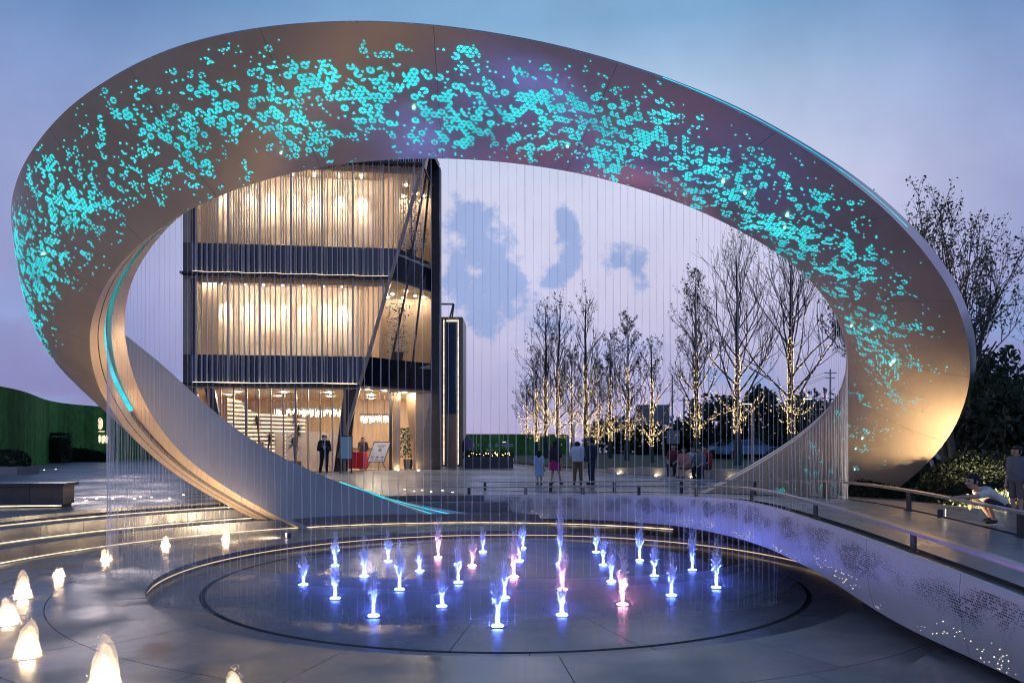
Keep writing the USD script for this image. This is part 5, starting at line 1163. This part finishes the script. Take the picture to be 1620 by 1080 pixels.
# floodlight washing the ring's right foot, and one at the left foot
def flood(name, pos, aim, inten, ang, label, col=(1, .76, .48)):
    T = thing(name, label, "floodlight", loc=pos); hs = .6; d = np.asarray(aim, float) - pos; d /= np.linalg.norm(d); yaw = math.atan2(d[1], d[0])
    obj(T, "housing", MB().box((-.03 * d[0], -.03 * d[1], .06), (.12 * hs, .16 * hs, .12), yaw), M["post"]); obj(T, "lens", MB().box((.04 * math.cos(yaw), .04 * math.sin(yaw), .07), (.01, .12 * hs, .09), yaw), M["warm_white"])
    L = UsdLux.SphereLight.Define(stage, T + "/beam"); L.CreateRadiusAttr(.06); L.CreateIntensityAttr(inten); L.CreateColorAttr(Gf.Vec3f(*col)); s = UsdLux.ShapingAPI.Apply(L.GetPrim()); s.CreateShapingConeAngleAttr(ang); s.CreateShapingConeSoftnessAttr(1.0)
    q = .10 * d; L.AddTranslateOp().Set(Gf.Vec3d(q[0], q[1], q[2] + .08)); L.AddRotateZOp().Set(math.degrees(yaw) - 90); L.AddRotateXOp().Set(90 + math.degrees(math.asin(d[2])))
flood("floodlight", np.array([8.5, 13.4, .44]), (7.6, 16.2, 2.1), 4600.0, 89.0, "small floodlight on the terrace lighting the ring's right foot")
flood("floodlight", np.array([-5.4, 18.9, Z_B + .01]), (-8.0, 19.0, .9), 3600.0, 75.0, "small floodlight in the basin lighting the ring's left edge")

# low spray mist where the curtain lands
ctr = ends[ends[:, 2] < -.6]
o_ = np.argsort(np.arctan2(ctr[:, 1] - 14.0, ctr[:, 0] + .5)); 
path_ = gaussian_filter1d(np.c_[ctr[:, :2]], 6, axis=0, mode="nearest"); pk = np.r_[0, np.cumsum(np.linalg.norm(np.diff(path_, axis=0), axis=1))]
pu = np.stack([np.interp(np.linspace(0, pk[-1], 70), pk, path_[:, q]) for q in (0, 1)], 1)
pt_ = np.gradient(pu, axis=0); pt_ /= np.linalg.norm(pt_, axis=1, keepdims=True); pn_ = np.stack([-pt_[:, 1], pt_[:, 0]], 1)
g_ = np.linspace(0, 2 * np.pi, 13); env = np.sin(np.linspace(0, np.pi, 70)).clip(.02, 1) ** .4
M["mist"] = mat("spray_mist", {"v": ("principled_volume", {"color": (.9, .9, .95), "density": .13, "anisotropy": .2})}, volume="v.volume")
MT = thing("spray_mist", "low white spray mist where the water curtain lands", "mist", kind="stuff")
nn_ = 12; ii, jj = np.meshgrid(np.arange(69), np.arange(nn_), indexing="ij")
for q in (1.0, .6):
    sec = np.stack([np.concatenate([pu + pn_ * (.85 * q * math.cos(a)) * env[:, None], (Z_B + .10 + .34 * q * max(-.25, math.sin(a)) * env)[:, None]], 1) for a in g_[:-1]], 1)
    mb = MB(); mb.add(sec.reshape(-1, 3), np.stack([ii * nn_ + jj, (ii + 1) * nn_ + jj, (ii + 1) * nn_ + (jj + 1) % nn_, ii * nn_ + (jj + 1) % nn_], -1).reshape(-1, 4))
    cap = np.arange(1, nn_ - 1); mb.f.append(np.stack([0 * cap, cap, cap + 1], 1)); mb.f.append(np.stack([0 * cap, cap + 1, cap], 1) + 69 * nn_)
    obj(MT, "mist", mb, M["mist"])
M["jet_mist"] = mat("jet_mist", {"v": ("principled_volume", {"color": (.9, .9, .95), "density": .075, "anisotropy": .2})}, volume="v.volume")
for q in (.9,):
    pr = np.array([(.001, .015)] + [(4.7 * q * math.cos(x), .02 + .62 * q * math.sin(x)) for x in np.linspace(0, 1.45, 9)] + [(.001, .02 + .62 * q)]); obj(MT, "jet_mist", MB().lathe(pr, 40, (CF[0], CF[1] - .2, Z_D)), M["jet_mist"])
flood("floodlight", np.array([6.15, 11.2, .53]), (6.7, 10.9, .85), 230.0, 60.0, "small floodlight on the deck lighting the crouching child")

# ------------------------------------------------------------------ people
SK = {"a": (.52, .33, .23), "b": (.42, .26, .18)}
_pm = {}
def cloth(col):
    k = tuple(col)
    if k not in _pm: _pm[k] = pbr(f"cloth_{len(_pm):02d}", col, .85, noise=(14, .18), bump=(30, .25))
    return _pm[k]
def skinm(k):
    if k not in _pm: _pm[k] = mat(f"skin_{k}", {"p": ("principled_bsdf", {"base_color": SK[k], "roughness": .5, "subsurface_weight": .15, "subsurface_scale": .02})}, surface="p.BSDF")
    return _pm[k]
def ball(p, r, n=12): return m3.Manifold.sphere(float(r), n).translate(tuple(map(float, p)))
def bone(a, ra, b, rb, n=12): return m3.Manifold.batch_hull([ball(a, ra, n), ball(b, rb, n)])
def union(L): return m3.Manifold.batch_boolean(L, m3.OpType.Add)
def soften(m, edge, it=6):
    m = m.refine_to_length(edge); q = m.to_mesh(); t = trimesh.Trimesh(q.vert_properties[:, :3], q.tri_verts, process=True); trimesh.smoothing.filter_taubin(t, iterations=it); return t
def hand(w, d, side, s):
    """palm and five fingers; w wrist, d direction of the hand, s size (hand length)"""
    d = np.asarray(d, float) / np.linalg.norm(d); u = np.cross(d, (0, 0, 1.0)); u = u / np.linalg.norm(u) if np.linalg.norm(u) > .1 else np.array([0, 1.0, 0]); n = np.cross(u, d)
    k = w + d * s * .45; out = [m3.Manifold.batch_hull([ball(w, s * .15, 8), ball(k + u * s * .17, s * .10, 8), ball(k - u * s * .17, s * .10, 8)])]
    for j, (o, l) in enumerate(((-.17, .40), (-.06, .47), (.06, .44), (.17, .34))):
        a = k + u * s * o; b = a + d * s * l * .55 - n * s * .04; c = b + d * s * l * .42 - n * s * .12; out += [bone(a, s * .055, b, s * .05, 6), bone(b, s * .05, c, s * .042, 6)]
    a = w + d * s * .12 + u * side * s * .14; b = a + d * s * .2 + u * side * s * .16; c = b + d * s * .18 + u * side * s * .02; return out + [bone(a, s * .07, b, s * .06, 6), bone(b, s * .06, c, s * .048, 6)]
STAND = dict(hip=(0, .055, .52), knee=(.01, .058, .285), ankle=(-.01, .06, .05), sho=(0, .108, .815), elb=(-.02, .145, .63), wri=(.03, .15, .475), neck=(0, 0, .855), head=(.012, 0, .928))
SEAT = dict(hip=(0, .055, .27), knee=(.24, .07, .28), ankle=(.22, .07, .05), sho=(.02, .108, .56), elb=(.08, .14, .39), wri=(.22, .09, .33), neck=(.02, 0, .61), head=(.05, 0, .69))
def person(label, loc, rz, h, shirt, legs, hair, skin="a", pose=None, kind="trousers", sleeve=.5, long_hair=False, group=None, fine=False, shoes=(.04, .04, .045), seated=False, mask=False):
    T = thing("person", label, "person", group, loc=loc, rz=rz)
    J = {}
    for k, v in (SEAT if seated else STAND).items():
        if k in ("neck", "head"): J[k] = np.array(v) * h
        else: J[k + "L"] = np.array(v) * h; J[k + "R"] = np.array(v) * (1, -1, 1) * h
    for k, v in (pose or {}).items(): J[k] = np.array(v, float)
    hd = J["head"]; R = .066 * h if h > 1.4 else .080 * h
    pel = (J["hipL"] + J["hipR"]) / 2; che = (J["shoL"] + J["shoR"]) / 2 * .8 + pel * .2
    L = []
    for s in "LR":
        L += [bone(J["hip" + s], .052 * h, J["knee" + s], .034 * h), bone(J["knee" + s], .034 * h, J["ankle" + s], .022 * h), bone(J["ankle" + s] + (0, 0, -.02 * h), .020 * h, J["ankle" + s] + (.09 * h, 0, -.028 * h), .017 * h)]
        L += [bone(J["sho" + s], .036 * h, J["elb" + s], .026 * h), bone(J["elb" + s], .025 * h, J["wri" + s], .018 * h)] + hand(J["wri" + s], J["wri" + s] - J["elb" + s], 1 if s == "L" else -1, .105 * h)
    L += [m3.Manifold.batch_hull([ball(J["hipL"], .06 * h), ball(J["hipR"], .06 * h), ball(che, .085 * h), ball(J["shoL"], .04 * h), ball(J["shoR"], .04 * h)]), bone(J["neck"] - (0, 0, .03 * h), .034 * h, hd - (0, 0, .02 * h), .032 * h)]
    f = np.array([1.0, 0, 0])
    L += [m3.Manifold.batch_hull([ball(hd + (0, 0, .012 * h), R * .95), ball(hd + f * R * .22 - (0, 0, R * .55), R * .55), ball(hd + f * R * .12, R * .86)]),
          bone(hd + f * R * .92 + (0, 0, R * .05), R * .10, hd + f * R * 1.10 - (0, 0, R * .22), R * .13, 8)]
    for s in (-1, 1): L.append(bone(hd + (0, s * R * .92, R * .10), R * .14, hd + (0, s * R * .92, -R * .2), R * .10, 8))
    obj(T, "body", MB().tm(soften(union(L), (.010 if fine else .03) * h, 4)), skinm(skin), smooth=True)
    ey = MB()
    for s in (-1, 1): q = trimesh.creation.icosphere(1, R * .13); q.apply_translation(hd + f * R * .93 + (0, s * R * .36, R * .12)); ey.tm(q)
    ey.box(hd + f * R * .83 - (0, 0, R * .55), (R * .1, R * .5, R * .08)); obj(T, "face", ey, M["seam"])
    # clothes
    q = .012 * h; S = [m3.Manifold.batch_hull([ball(J["hipL"] + (0, 0, .01 * h), .062 * h + q), ball(J["hipR"] + (0, 0, .01 * h), .062 * h + q), ball(che, .085 * h + q), ball(J["shoL"], .042 * h + q), ball(J["shoR"], .042 * h + q)])]
    for s in "LR":
        e = J["sho" + s] + (J["elb" + s] - J["sho" + s]) * min(1, sleeve * 2); S.append(bone(J["sho" + s], .038 * h + q, e, .030 * h + q))
        if sleeve > .5: S.append(bone(J["elb" + s], .028 * h + q, J["elb" + s] + (J["wri" + s] - J["elb" + s]) * (sleeve * 2 - 1) * .95, .022 * h + q))
    obj(T, "shirt", MB().tm(soften(union(S), (.014 if fine else .04) * h, 3)), cloth(shirt), smooth=True)
    if kind in ("skirt", "dress"):
        zt = pel[2] + (.04 if kind == "skirt" else .12) * h; zb = pel[2] - (.20 if kind == "skirt" else .27) * h; n = 20; b = MB(); t = np.linspace(0, 1, 6)
        b.lathe(np.c_[(.095 + .055 * t) * h, zt + (zb - zt) * t], n, (pel[0], pel[1], 0)); v = b.v[0]; an = np.arctan2(v[:, 1], v[:, 0]); v[:, 0] *= .8; v[:, :2] *= (1 + .05 * np.sin(an * 7))[:, None]; obj(T, kind, b, cloth(legs), smooth=True)
    else:
        S = [bone(J["hipL"], .062 * h + q, J["hipR"], .062 * h + q)]
        for s in "LR":
            S.append(bone(J["hip" + s], .056 * h + q * .8, J["knee" + s], .040 * h + q * .8))
            if kind == "trousers": S.append(bone(J["knee" + s], .040 * h + q * .8, J["ankle" + s] + (0, 0, .005 * h), .028 * h + q * .8))
        obj(T, kind, MB().tm(soften(union(S), (.014 if fine else .04) * h, 3)), cloth(legs), smooth=True)
    for s in "LR": obj(T, "shoe", MB().man(union([bone(J["ankle" + s] + (-.015 * h, 0, -.022 * h), .026 * h, J["ankle" + s] + (.095 * h, 0, -.03 * h), .020 * h)])), cloth(shoes), smooth=40)
    H = [ball(hd + (-.10 * R, 0, .22 * R), R * 1.02, 16)] + ([bone(hd - f * R * .4, R * .8, hd - f * R * .55 - (0, 0, R * 1.5), R * .6)] if long_hair else [])
    m = union(H) - m3.Manifold.cube((R * 2, R * 4, R * 2), True).translate(tuple(map(float, hd + f * R * 1.45 - (0, 0, R * .55)))) - m3.Manifold.cube((R * 4, R * 4, R), True).translate(tuple(map(float, hd + (R * 1.7, 0, -R * 1.2))))
    if not long_hair: m = m - m3.Manifold.cube((R * 4, R * 4, R * 2), True).translate(tuple(map(float, hd - (0, 0, R * 1.45))))
    obj(T, "hair", MB().man(m), cloth(hair), smooth=50)
    if mask: obj(T, "face_mask", MB().man(m3.Manifold.sphere(R * .62, 12).scale((.75, 1, .8)).translate(tuple(map(float, hd + f * R * .50 - (0, 0, R * .42))))), M["sign_white"], smooth=True); obj(T, "badge", MB().box(che + (.125 * h * .82, 0, -.10 * h), (.01, .06, .09)), M["sign_white"]); obj(T, "lanyard", MB().beam(che + (.1 * h, .03 * h, .04 * h), che + (.104 * h, 0, -.07 * h), .012, .01).beam(che + (.1 * h, -.03 * h, .04 * h), che + (.104 * h, 0, -.07 * h), .012, .01), M["sign_white"])
    return T
def ground(px, py): 
    z = 0.0
    for _ in range(6): q = onz(px, py, z); z = float(zg(q[0], q[1]))
    return tuple(float(x) for x in (q[0], q[1], z))
BLK = (.012, .010, .010); BRN = (.035, .022, .015)
person("guard in a dark suit and white face mask standing outside the lobby glass", at(513, 748, 35.4), -84, 1.72, (.012, .013, .018), (.012, .012, .016), BLK, sleeve=1.0, mask=True,
       pose={"elbL": (.03, .26, 1.06), "wriL": (.24, .10, 1.16), "elbR": (.03, -.26, 1.06), "wriR": (.24, -.08, 1.18), "kneeR": (.03, -.12, .49), "ankleR": (.05, -.17, .086)})
g = ground(853, 765.5); person("small child in a pale blue dress beside the woman in a magenta skirt", g, 70, 1.22, (.36, .44, .62), (.36, .44, .62), BLK, kind="dress", long_hair=True)
g = ground(878, 765); person("woman in a dark top and magenta skirt, second from the left of the standing group", g, 60, 1.62, (.03, .025, .03), (.42, .02, .16), BLK, kind="skirt", long_hair=True,
       pose={"kneeR": (.10, -.10, .46), "ankleR": (.16, -.16, .08), "kneeL": (-.02, .08, .46), "ankleL": (-.14, .09, .09)})
g = ground(914, 765); person("man in a white shirt and brown trousers seen from behind", g, 95, 1.62, (.62, .63, .68), (.20, .11, .05), BLK, sleeve=.9, pose={"ankleL": (0, .13, .08), "ankleR": (0, -.13, .08), "kneeL": (0, .115, .46), "kneeR": (0, -.115, .46), "head": (.10, 0, 1.46), "neck": (.05, 0, 1.37), "elbL": (.08, .25, 1.05), "wriL": (.2, .14, 1.0), "elbR": (.08, -.25, 1.05), "wriR": (.2, -.14, 1.0)})
g = ground(936, 765); person("tall person in navy clothes, rightmost of the standing group", g, 150, 1.70, (.012, .016, .035), (.02, .03, .07), BLK, sleeve=.9)
def sit(px, py, Y, rz, h, lab, *a, **k): person(lab, at(px, py, Y), rz, h, *a, seated=True, group=None, **k)
sit(1067, 752, 31.2, -120, 1.66, "seated person in a dark red top, leftmost on the seat wall", (.14, .03, .03), (.03, .03, .04), BLK)
sit(1083, 756, 30.7, -125, 1.58, "seated person in a salmon top with bare legs on the seat wall", (.55, .22, .17), (.50, .24, .18), BLK, kind="shorts")
sit(1094, 755, 31.0, -70, 1.62, "seated woman in a white top in the middle of the seat wall", (.66, .62, .62), (.10, .06, .05), BLK, long_hair=True)
sit(1108, 757, 30.6, -130, 1.62, "seated person in a grey top leaning forward beside the red shirted one", (.16, .16, .18), (.02, .02, .025), BLK)
sit(1119, 757, 30.8, -150, 1.70, "seated man in a bright red shirt, rightmost on the seat wall", (.36, .02, .03), (.03, .03, .045), BLK)
def offp(px, d):
    x = (px - 810) / FOC * d; return x, d
cx_, cy_ = offp(1577, 10.9)
ck = np.argmin(np.hypot(*(top[:, :2] + outw[:, :2] * (WD + .3) - (cx_, cy_)).T)); cz_ = float(top[ck, 2] + .0)
person("crouching child in a white t-shirt reaching out over the footbridge's outer edge", (cx_, cy_, cz_), 188, 1.18, (.70, .62, .55), (.035, .028, .025), BLK, kind="shorts", fine=True, sleeve=.35,
       pose={"hipL": (-.02, .07, .27), "hipR": (-.02, -.07, .27), "shoL": (.22, .125, .43), "shoR": (.20, -.125, .43), "neck": (.28, 0, .47), "head": (.37, 0, .575), "kneeL": (.24, .13, .29), "kneeR": (.12, -.20, .30), "ankleL": (.14, .12, .06), "ankleR": (-.04, -.16, .06),
             "elbL": (.44, .14, .38), "wriL": (.66, .10, .37), "elbR": (.06, -.30, .36), "wriR": (.20, -.22, .25)})
cx_, cy_ = offp(1609, 12.6)
person("child in a grey shirt standing behind the crouching child at the right edge", (cx_, cy_, .43), 200, 1.10, (.17, .17, .19), (.20, .14, .13), BRN, kind="shorts", fine=True)

# ------------------------------------------------------------------ lobby and entrance things
def yucca(loc, H, seed, label, heads):
    r = rs(seed); T = thing("yucca_plant", label, "plant", loc=loc); b, tr = MB(), MB()
    tr.lathe([(.26, 0), (.30, .45), (.26, .45), (.24, .40), (0, .40)], 14)
    for (dx, dy, z, rad_) in heads:
        tr.tube([(0, 0, .35), (dx * .6, dy * .6, z * .6), (dx, dy, z)], [.05, .045, .04], 6)
        for k in range(110):
            a = r.rand() * 6.283; e = r.rand() * 1.9 - .55; L = rad_ * (.7 + .5 * r.rand()); t = np.linspace(0, 1, 4)[:, None]; d = np.array([math.cos(a) * math.cos(e), math.sin(a) * math.cos(e), math.sin(e)]); p = np.array([dx, dy, z]) + d * L * t + np.array([0, 0, -.25 * L]) * t ** 2
            w = np.cross(d, (0, 0, 1)); w = w / (np.linalg.norm(w) + 1e-6) * .034; b.grid(np.stack([p - w * (1 - t), p + w * (1 - t)], 0))
    obj(T, "pot_and_stems", tr, M["bark"]); obj(T, "leaves", b, M["leaf_mid"])
fl = GF + .03
yucca((-12.15, 38.4, fl), 2.6, 1, "two headed palm like plant on the left behind the lobby glass", [(-.35, 0, 2.35, .5), (.25, .1, 1.55, .5)])
yucca((-10.55, 38.2, fl), 3.0, 2, "tall spiky plant in the middle behind the lobby glass", [(0, 0, 2.5, .55), (.1, 0, 1.9, .6), (-.12, .1, 1.3, .6)])
bp = thing("blossom_plant", "potted plant with white blossoms beside the copper entrance panel", "plant", loc=(-5.38, 40.6, fl)); r_ = rs(5)
obj(bp, "pot", MB().lathe([(.2, 0), (.26, .5), (.2, .5), (0, .45)], 14), M["post"]); P = np.c_[r_.randn(500, 2) * .26, .6 + 1.5 * r_.rand(500)]; obj(bp, "leaves", leaves(MB(), P, .08, r_), M["leaf_mid"], kind="stuff"); obj(bp, "blossoms", leaves(MB(), P[:160] + .02, .05, r_), M["sign_white"], kind="stuff")
for z, lab in ((5.66, "tall indoor plant with pale leaves behind the slanted glass on the middle floor"), (10.8, "tall indoor plant with pale leaves behind the slanted glass on the top floor")):
    ip = thing("indoor_tree", lab, "plant", loc=(-5.75 if z < 8 else -5.1, 39.6, z)); r_ = rs(int(z)); P = np.c_[r_.randn(620, 2) * (.34, .34), .5 + 2.5 * r_.rand(620)]
    obj(ip, "pot", MB().lathe([(.2, 0), (.28, .5), (.2, .5), (0, .45)], 14), M["post"]); obj(ip, "stem", MB().tube([(0, 0, .4), (.05, 0, 2.8)], .03, 5), M["bark"]); obj(ip, "leaves", leaves(MB(), P[:240], .06, r_), M["leaf_mid"], kind="stuff"); obj(ip, "pale_leaves", leaves(MB(), P[240:] + .02, .06, r_), M["sign_white"], kind="stuff")
M["screen"] = glow("info_screen", (.07, .13, .22), .8)
ks = thing("screen_kiosk", "dark upright information kiosk with a blue screen outside the lobby", "kiosk", loc=tuple(at(548, 749, 35.6))); 
obj(ks, "housing", MB().box((0, 0, 1.18), (.56, .12, 1.1), .15).box((-.24, 0, .32), (.05, .08, .64)).box((.24, 0, .32), (.05, .08, .64)).box((0, 0, .02), (.6, .3, .04)), M["dark_metal"]); obj(ks, "screen", MB().box((.0095, -.062, 1.18), (.48, .006, 1.0), .15), M["screen"])
rt = thing("red_table", "table covered with a red cloth inside the entrance", "table", loc=tuple(at(566, 741, 38.4))); b = MB().box((0, 0, .42), (.5, .7, .84))
n = 40; th = np.linspace(0, 2 * np.pi, n + 1); sq = lambda t, w, d: np.stack([np.clip(1.35 * np.cos(t), -1, 1) * w, np.clip(1.35 * np.sin(t), -1, 1) * d], 1)
c0, c1 = sq(th, .42, .40), sq(th, .44, .42) * (1 + .03 * np.sin(th * 14))[:, None]
obj(rt, "tabletop", MB().box((0, 0, .80), (.82, .78, .04)), M["dark_wood"]); obj(rt, "red_cloth", MB().grid(np.stack([np.c_[c0 * .01, np.full(n + 1, .828)], np.c_[c0, np.full(n + 1, .827)], np.c_[c1, np.full(n + 1, .02)]], 0)), cloth((.55, .012, .02)), smooth=35)
for sx in (-.32, .32):
    for sy in (-.3, .3): obj(rt, "leg", MB().box((sx, sy, .39), (.05, .05, .78)), M["dark_wood"])
ea = thing("easel_sign", "white notice board leaning on a black easel in the entrance", "sign", loc=tuple(at(595, 744, 38.4)), rz=8)
up_ = np.array([.18, .14, 1.0]); up_ /= np.linalg.norm(up_)
def eb(x, z): return np.array([x, -.02, .42]) + np.array([.32, .22, .92]) * z
obj(ea, "board", MB().grid(np.array([[eb(-.42, 0), eb(.36, 0)], [eb(-.42, 1.05), eb(.36, 1.05)]])), M["sign_white"]); obj(ea, "board_frame", MB().beam(eb(-.43, 0), eb(-.43, 1.06), .03, .03).beam(eb(.37, 0), eb(.37, 1.06), .03, .03).beam(eb(-.43, 0), eb(.37, 0), .03, .03).beam(eb(-.43, 1.06), eb(.37, 1.06), .03, .03), M["post"])
tx = MB()
for z0, x0, x1, hgt_ in ((.84, -.22, .2, .05), (.76, -.15, .13, .03), (.56, -.10, .06, .16), (.2, -.34, -.2, .10), (.2, -.1, .04, .10), (.2, .14, .28, .10), (.09, -.34, -.18, .03), (.09, -.1, .06, .03), (.09, .14, .3, .03)):
    tx.grid(np.array([[eb(x0, z0) - (0, .006, 0), eb(x1, z0) - (0, .006, 0)], [eb(x0, z0 + hgt_) - (0, .006, 0), eb(x1, z0 + hgt_) - (0, .006, 0)]]))
obj(ea, "print", tx, M["sign_back"])
for a, b in ((eb(-.3, .0), (-.5, -.12, 0)), (eb(.3, .0), (.5, -.12, 0)), (eb(0, .6), (.1, .55, 0))): obj(ea, "leg", MB().beam(a, b, .03, .03), M["post"])
person("person in dark clothes sitting behind the red table in the lobby", (at(574, 741, 39.6)[0], 39.6, fl), -100, 1.62, (.05, .045, .05), (.03, .03, .035), BLK, pose=None)
person("lobby visitor whose head shows above the ring's foot on the left", (at(415, 741, 39.0)[0], 39.0, fl), -80, 1.35, (.50, .36, .28), (.1, .08, .08), BLK)
ct = thing("reception_counter", "long pale reception counter at the back of the lobby", "counter"); obj(ct, "front", MB().box2((-9.6, 42.4, fl), (-6.7, 43.1, fl + 1.0)), M["ceiling"]); obj(ct, "counter_top", MB().box2((-9.7, 42.3, fl + 1.004), (-6.6, 43.2, fl + 1.06)), M["dark_wood"])
pw = thing("partition", "pale grey folding partition behind the tall plants in the lobby", "partition")
for k in range(6): obj(pw, "panel", MB().box((-11.9 + .55 * k, 40.2 + .05 * (k % 2), fl + .95), (.53, .04, 1.9), .12 * (1 if k % 2 else -1)), M["kerb"])

# parked cars beyond the lawn
def car(px, d, col, label, rz):
    x, y, z = base(px, d); T = thing("parked_car", label, "car", loc=(x, y, z + .22), rz=rz)
    prof = [(-2.1, .35), (-2.15, .62), (-2.0, .85), (-1.25, .95), (-.7, 1.38), (.55, 1.42), (1.15, .98), (2.0, .84), (2.15, .6), (2.1, .32)]
    m = m3.CrossSection([[p for p in prof]][0:1]) if False else None
    bd = trimesh.creation.extrude_polygon(sg.Polygon(prof), 1.7, engine="earcut"); bd.apply_transform(trimesh.transformations.rotation_matrix(math.pi / 2, (1, 0, 0))); bd.apply_translation((0, .85, 0)); v = bd.vertices; v[:, 1] *= np.where(v[:, 2] > 1.2, .78, 1.0)
    obj(T, "body", MB().tm(bd), pbr("car_paint_" + str(px), col, .3, .2, coat=.6))
    for s in (-1, 1): obj(T, "window", MB().quad((-1.12, s * .84, .98), (1.0, s * .84, 1.0), (.5, s * .70, 1.36), (-.66, s * .70, 1.33)), M["spandrel"])
    obj(T, "windscreen", MB().quad((1.12, -.72, 1.02), (1.12, .72, 1.02), (.60, .62, 1.39), (.60, -.62, 1.39)), M["spandrel"])
    for sx in (-1.35, 1.35):
        for sy in (-.82, .82):
            w = MB().lathe([(0, -.1), (.20, -.1), (.32, -.09), (.32, .09), (.20, .1), (0, .1)], 16); w.v[0] = w.v[0][:, [0, 2, 1]] + (sx, sy, .32); obj(T, "wheel", w, M["seam"])
    for sy in (-.6, .6): obj(T, "headlight", MB().box((2.10, sy, .68), (.08, .3, .12)), M["sign_white"])
car(1148, 60, (.55, .56, .6), "white parked car partly behind the slim tree's trunk", 8)
car(1182, 57, (.10, .22, .36), "blue parked car just left of the lamp post", 8)
